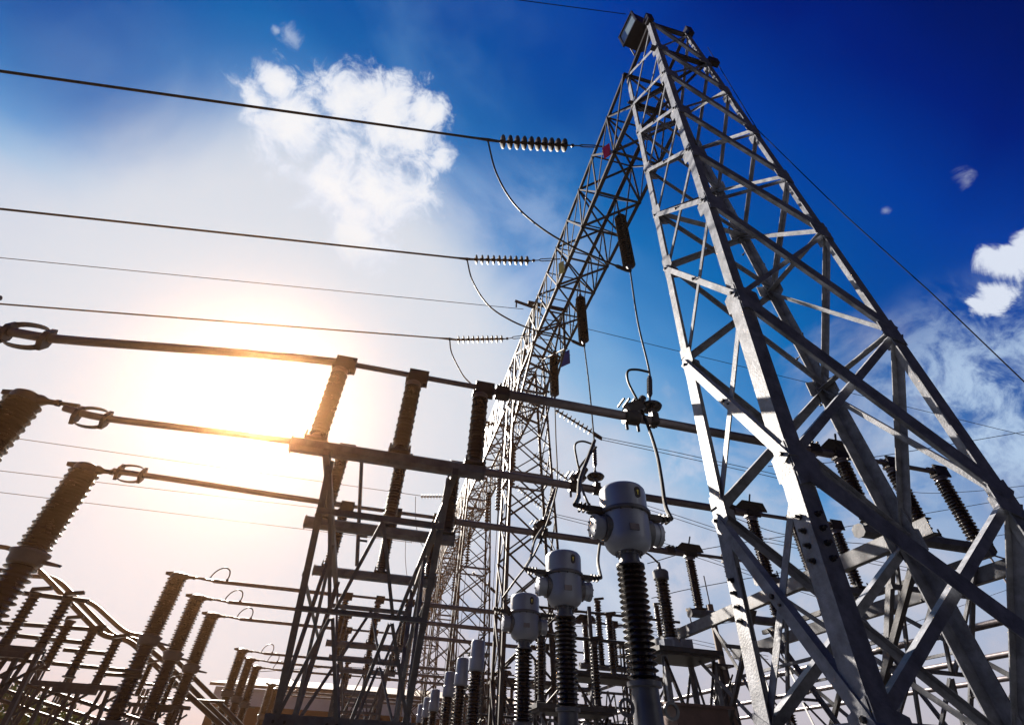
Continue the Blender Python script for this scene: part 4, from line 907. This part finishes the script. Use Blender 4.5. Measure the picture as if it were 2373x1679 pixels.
# ------------------------------------------------------------------ trees at lower left
def tree(label,x,y,h,r,seed):
    rnd=random.Random(seed); t=thing('broadleaf_tree',label,'tree','trees low at the left edge')
    mb=MB(); mb.tube(bez([(x,y,0),(x+.1,y,h*.3),(x-.1,y+.1,h*.6),(x,y,h*.85)],14),[.28*(1-.8*k/12) for k in range(20)][:len(bez([(0,0,0),(0,0,1),(0,0,2),(0,0,3)],14))],9)
    tips=[]
    for k in range(11):
        a=rnd.uniform(0,6.28); z_=h*rnd.uniform(.35,.7); e=V((x+math.cos(a)*r*rnd.uniform(.5,.9),y+math.sin(a)*r*rnd.uniform(.5,.9),z_+h*rnd.uniform(.1,.28))); mb.tube(bez([(x,y,z_),V((x,y,z_)).lerp(e,.5)+V((0,0,.2)),e],8),.05,6); tips.append(e)
    mb.build('trunk','bark',t,True)
    mb=MB(); cl=[]
    for k in range(34):
        a=rnd.uniform(0,6.28); rr=r*math.sqrt(rnd.random()); z_=h*rnd.uniform(.5,1.0); f=math.sin(math.pi*min(1,max(0,(z_/h-.38)/.66))); cl.append((V((x+math.cos(a)*rr*f,y+math.sin(a)*rr*f,z_)),rnd.uniform(.35,.75)))
    for e in tips: cl.append((e,.6))
    for c_,cr in cl:
        for j in range(95):
            d=V((rnd.gauss(0,1),rnd.gauss(0,1),rnd.gauss(0,1))).normalized()*cr*rnd.uniform(.45,1.05); p=c_+V((d.x,d.y,d.z*.75)); u,v=perp(V((rnd.gauss(0,1),rnd.gauss(0,1),rnd.gauss(0,1)+.5))); s_=rnd.uniform(.05,.10); b=len(mb.v)
            mb.v+=[tuple(p-u*s_*1.6),tuple(p+v*s_*.7),tuple(p+u*s_*1.6),tuple(p-v*s_*.7)]; mb.f.append((b,b+1,b+2,b+3))
    mb.build('crown','leaf',t); recenter(t,(x,y,0))
for k,(q,yy,h_,r_) in enumerate((((15,1600),30,0,3.4),((75,1632),33,0,2.6),((140,1660),36,0,2.4))):
    p=at(*q,1,yy); tree('leafy dark green tree low at the left edge, %s one'%('tallest leftmost','middle','shortest rightmost')[k],p.x,yy,p.z,r_,k+3)
# ------------------------------------------------------------------ more of the yard behind the transformers
table('dark braced platform low behind the porcelain of the largest current transformer',5.5,8.7,15.4,16.6,2.5)
table('dark braced platform low between the smallest and the second current transformer',4.9,7.4,22.5,24.0,3.2)
table('dark braced platform at the bottom edge left of the second current transformer',3.7,5.6,12.6,13.6,1.35)
for k,(x,y,z0,z1,lab) in enumerate(((5.8,16.0,2.75,4.1,'left'),(7.1,16.0,2.75,4.1,'middle'),(8.4,16.0,2.75,4.1,'right'))):
    small_post('dark post insulator on the platform behind the largest porcelain, %s of three'%lab,x,y,z0,z1,.13,'post insulators on the rear platforms')
for k,(x,y,z0,z1,lab) in enumerate(((5.2,23.2,3.45,4.9,'left'),(6.2,23.2,3.45,4.9,'middle'),(7.1,23.2,3.45,4.9,'right'))):
    small_post('thin post insulator on the platform behind the second current transformer, %s of three'%lab,x,y,z0,z1,.13,'post insulators on the rear platforms')
for k,(x,y,z0,z1,lab) in enumerate(((3.95,13.1,1.6,2.7,'left'),(4.65,13.1,1.6,2.7,'middle'),(5.35,13.1,1.6,2.7,'right'))):
    small_post('short post insulator on the platform at the bottom edge, %s of three'%lab,x,y,z0,z1,.12,'post insulators on the rear platforms')
for k,(y,z,x0,x1,lab) in enumerate(((16.0,4.25,4.6,9.6,'on the three posts behind the largest porcelain'),(23.2,5.05,3.9,8.6,'on the three posts behind the second current transformer'),(13.1,2.85,3.2,6.2,'on the three short posts at the bottom edge'),(18.4,1.6,3.4,10.4,'level and low, running behind the rear platforms'),(20.6,2.3,3.4,11.5,'level, just above the low one behind the rear platforms'))):
    wire('slim dark tube '+lab,[(x0,y,Z(z)),(x1,y,Z(z))],.04,'slim_busbar','busbar','slim dark tubes behind the transformers','alud',8)
for k,(x,y,z) in enumerate(((3.5,19.0,3.3),(8.9,18.6,3.6),(10.2,15.2,2.9),(9.9,21,4.4))):
    t=thing('lattice_stand','slim lattice stand in the tangle behind the transformers, %s from the left'%('first','second','third','fourth')[k],'lattice stand','slim lattice stands behind the transformers')
    for dx,dy in ((-.28,-.28),(.28,-.28),(.28,.28),(-.28,.28)):
        mb=MB(); mb.angle((x+dx,y+dy,0),(x+dx*.6,y+dy*.6,Z(z)),(-dx,0,0),(0,-dy,0),.07,.07,.008); mb.build('leg','galvd',t)
    for j in range(6):
        for fy in (-.25,.25):
            s_=1 if j%2 else -1; z0=.3+j*(Z(z)-.5)/6; z1=.3+(j+1)*(Z(z)-.5)/6; mb=MB(); mb.beam((x-.23*s_,y+fy,z0),(x+.23*s_,y+fy,z1),.035,.035); mb.build('brace','galvd',t)
    mb=MB(); mb.box((x,y,Z(z)+.03),.7,.5,.06); mb.build('top_plate','galvd',t); recenter(t,(x,y,0))
# ------------------------------------------------------------------ added orange volume imitating lens glare around the sun
mb=MB(); mb.box((0,70,8.4),392,392,18.8); hz=mb.build('glare_haze','wire'); hz['kind']='stuff'
hm=bpy.data.materials.new('glare_haze'); hm.use_nodes=True; t=hm.node_tree; t.nodes.clear(); o=t.nodes.new('ShaderNodeOutputMaterial'); pv=t.nodes.new('ShaderNodeVolumePrincipled')
pv.inputs['Color'].default_value=(1.0,.52,.24,1); pv.inputs['Density'].default_value=0.00095; pv.inputs['Anisotropy'].default_value=0.958
t.links.new(pv.outputs[0],o.inputs['Volume']); hz.data.materials.clear(); hz.data.materials.append(hm)
scene.cycles.volume_max_steps=64
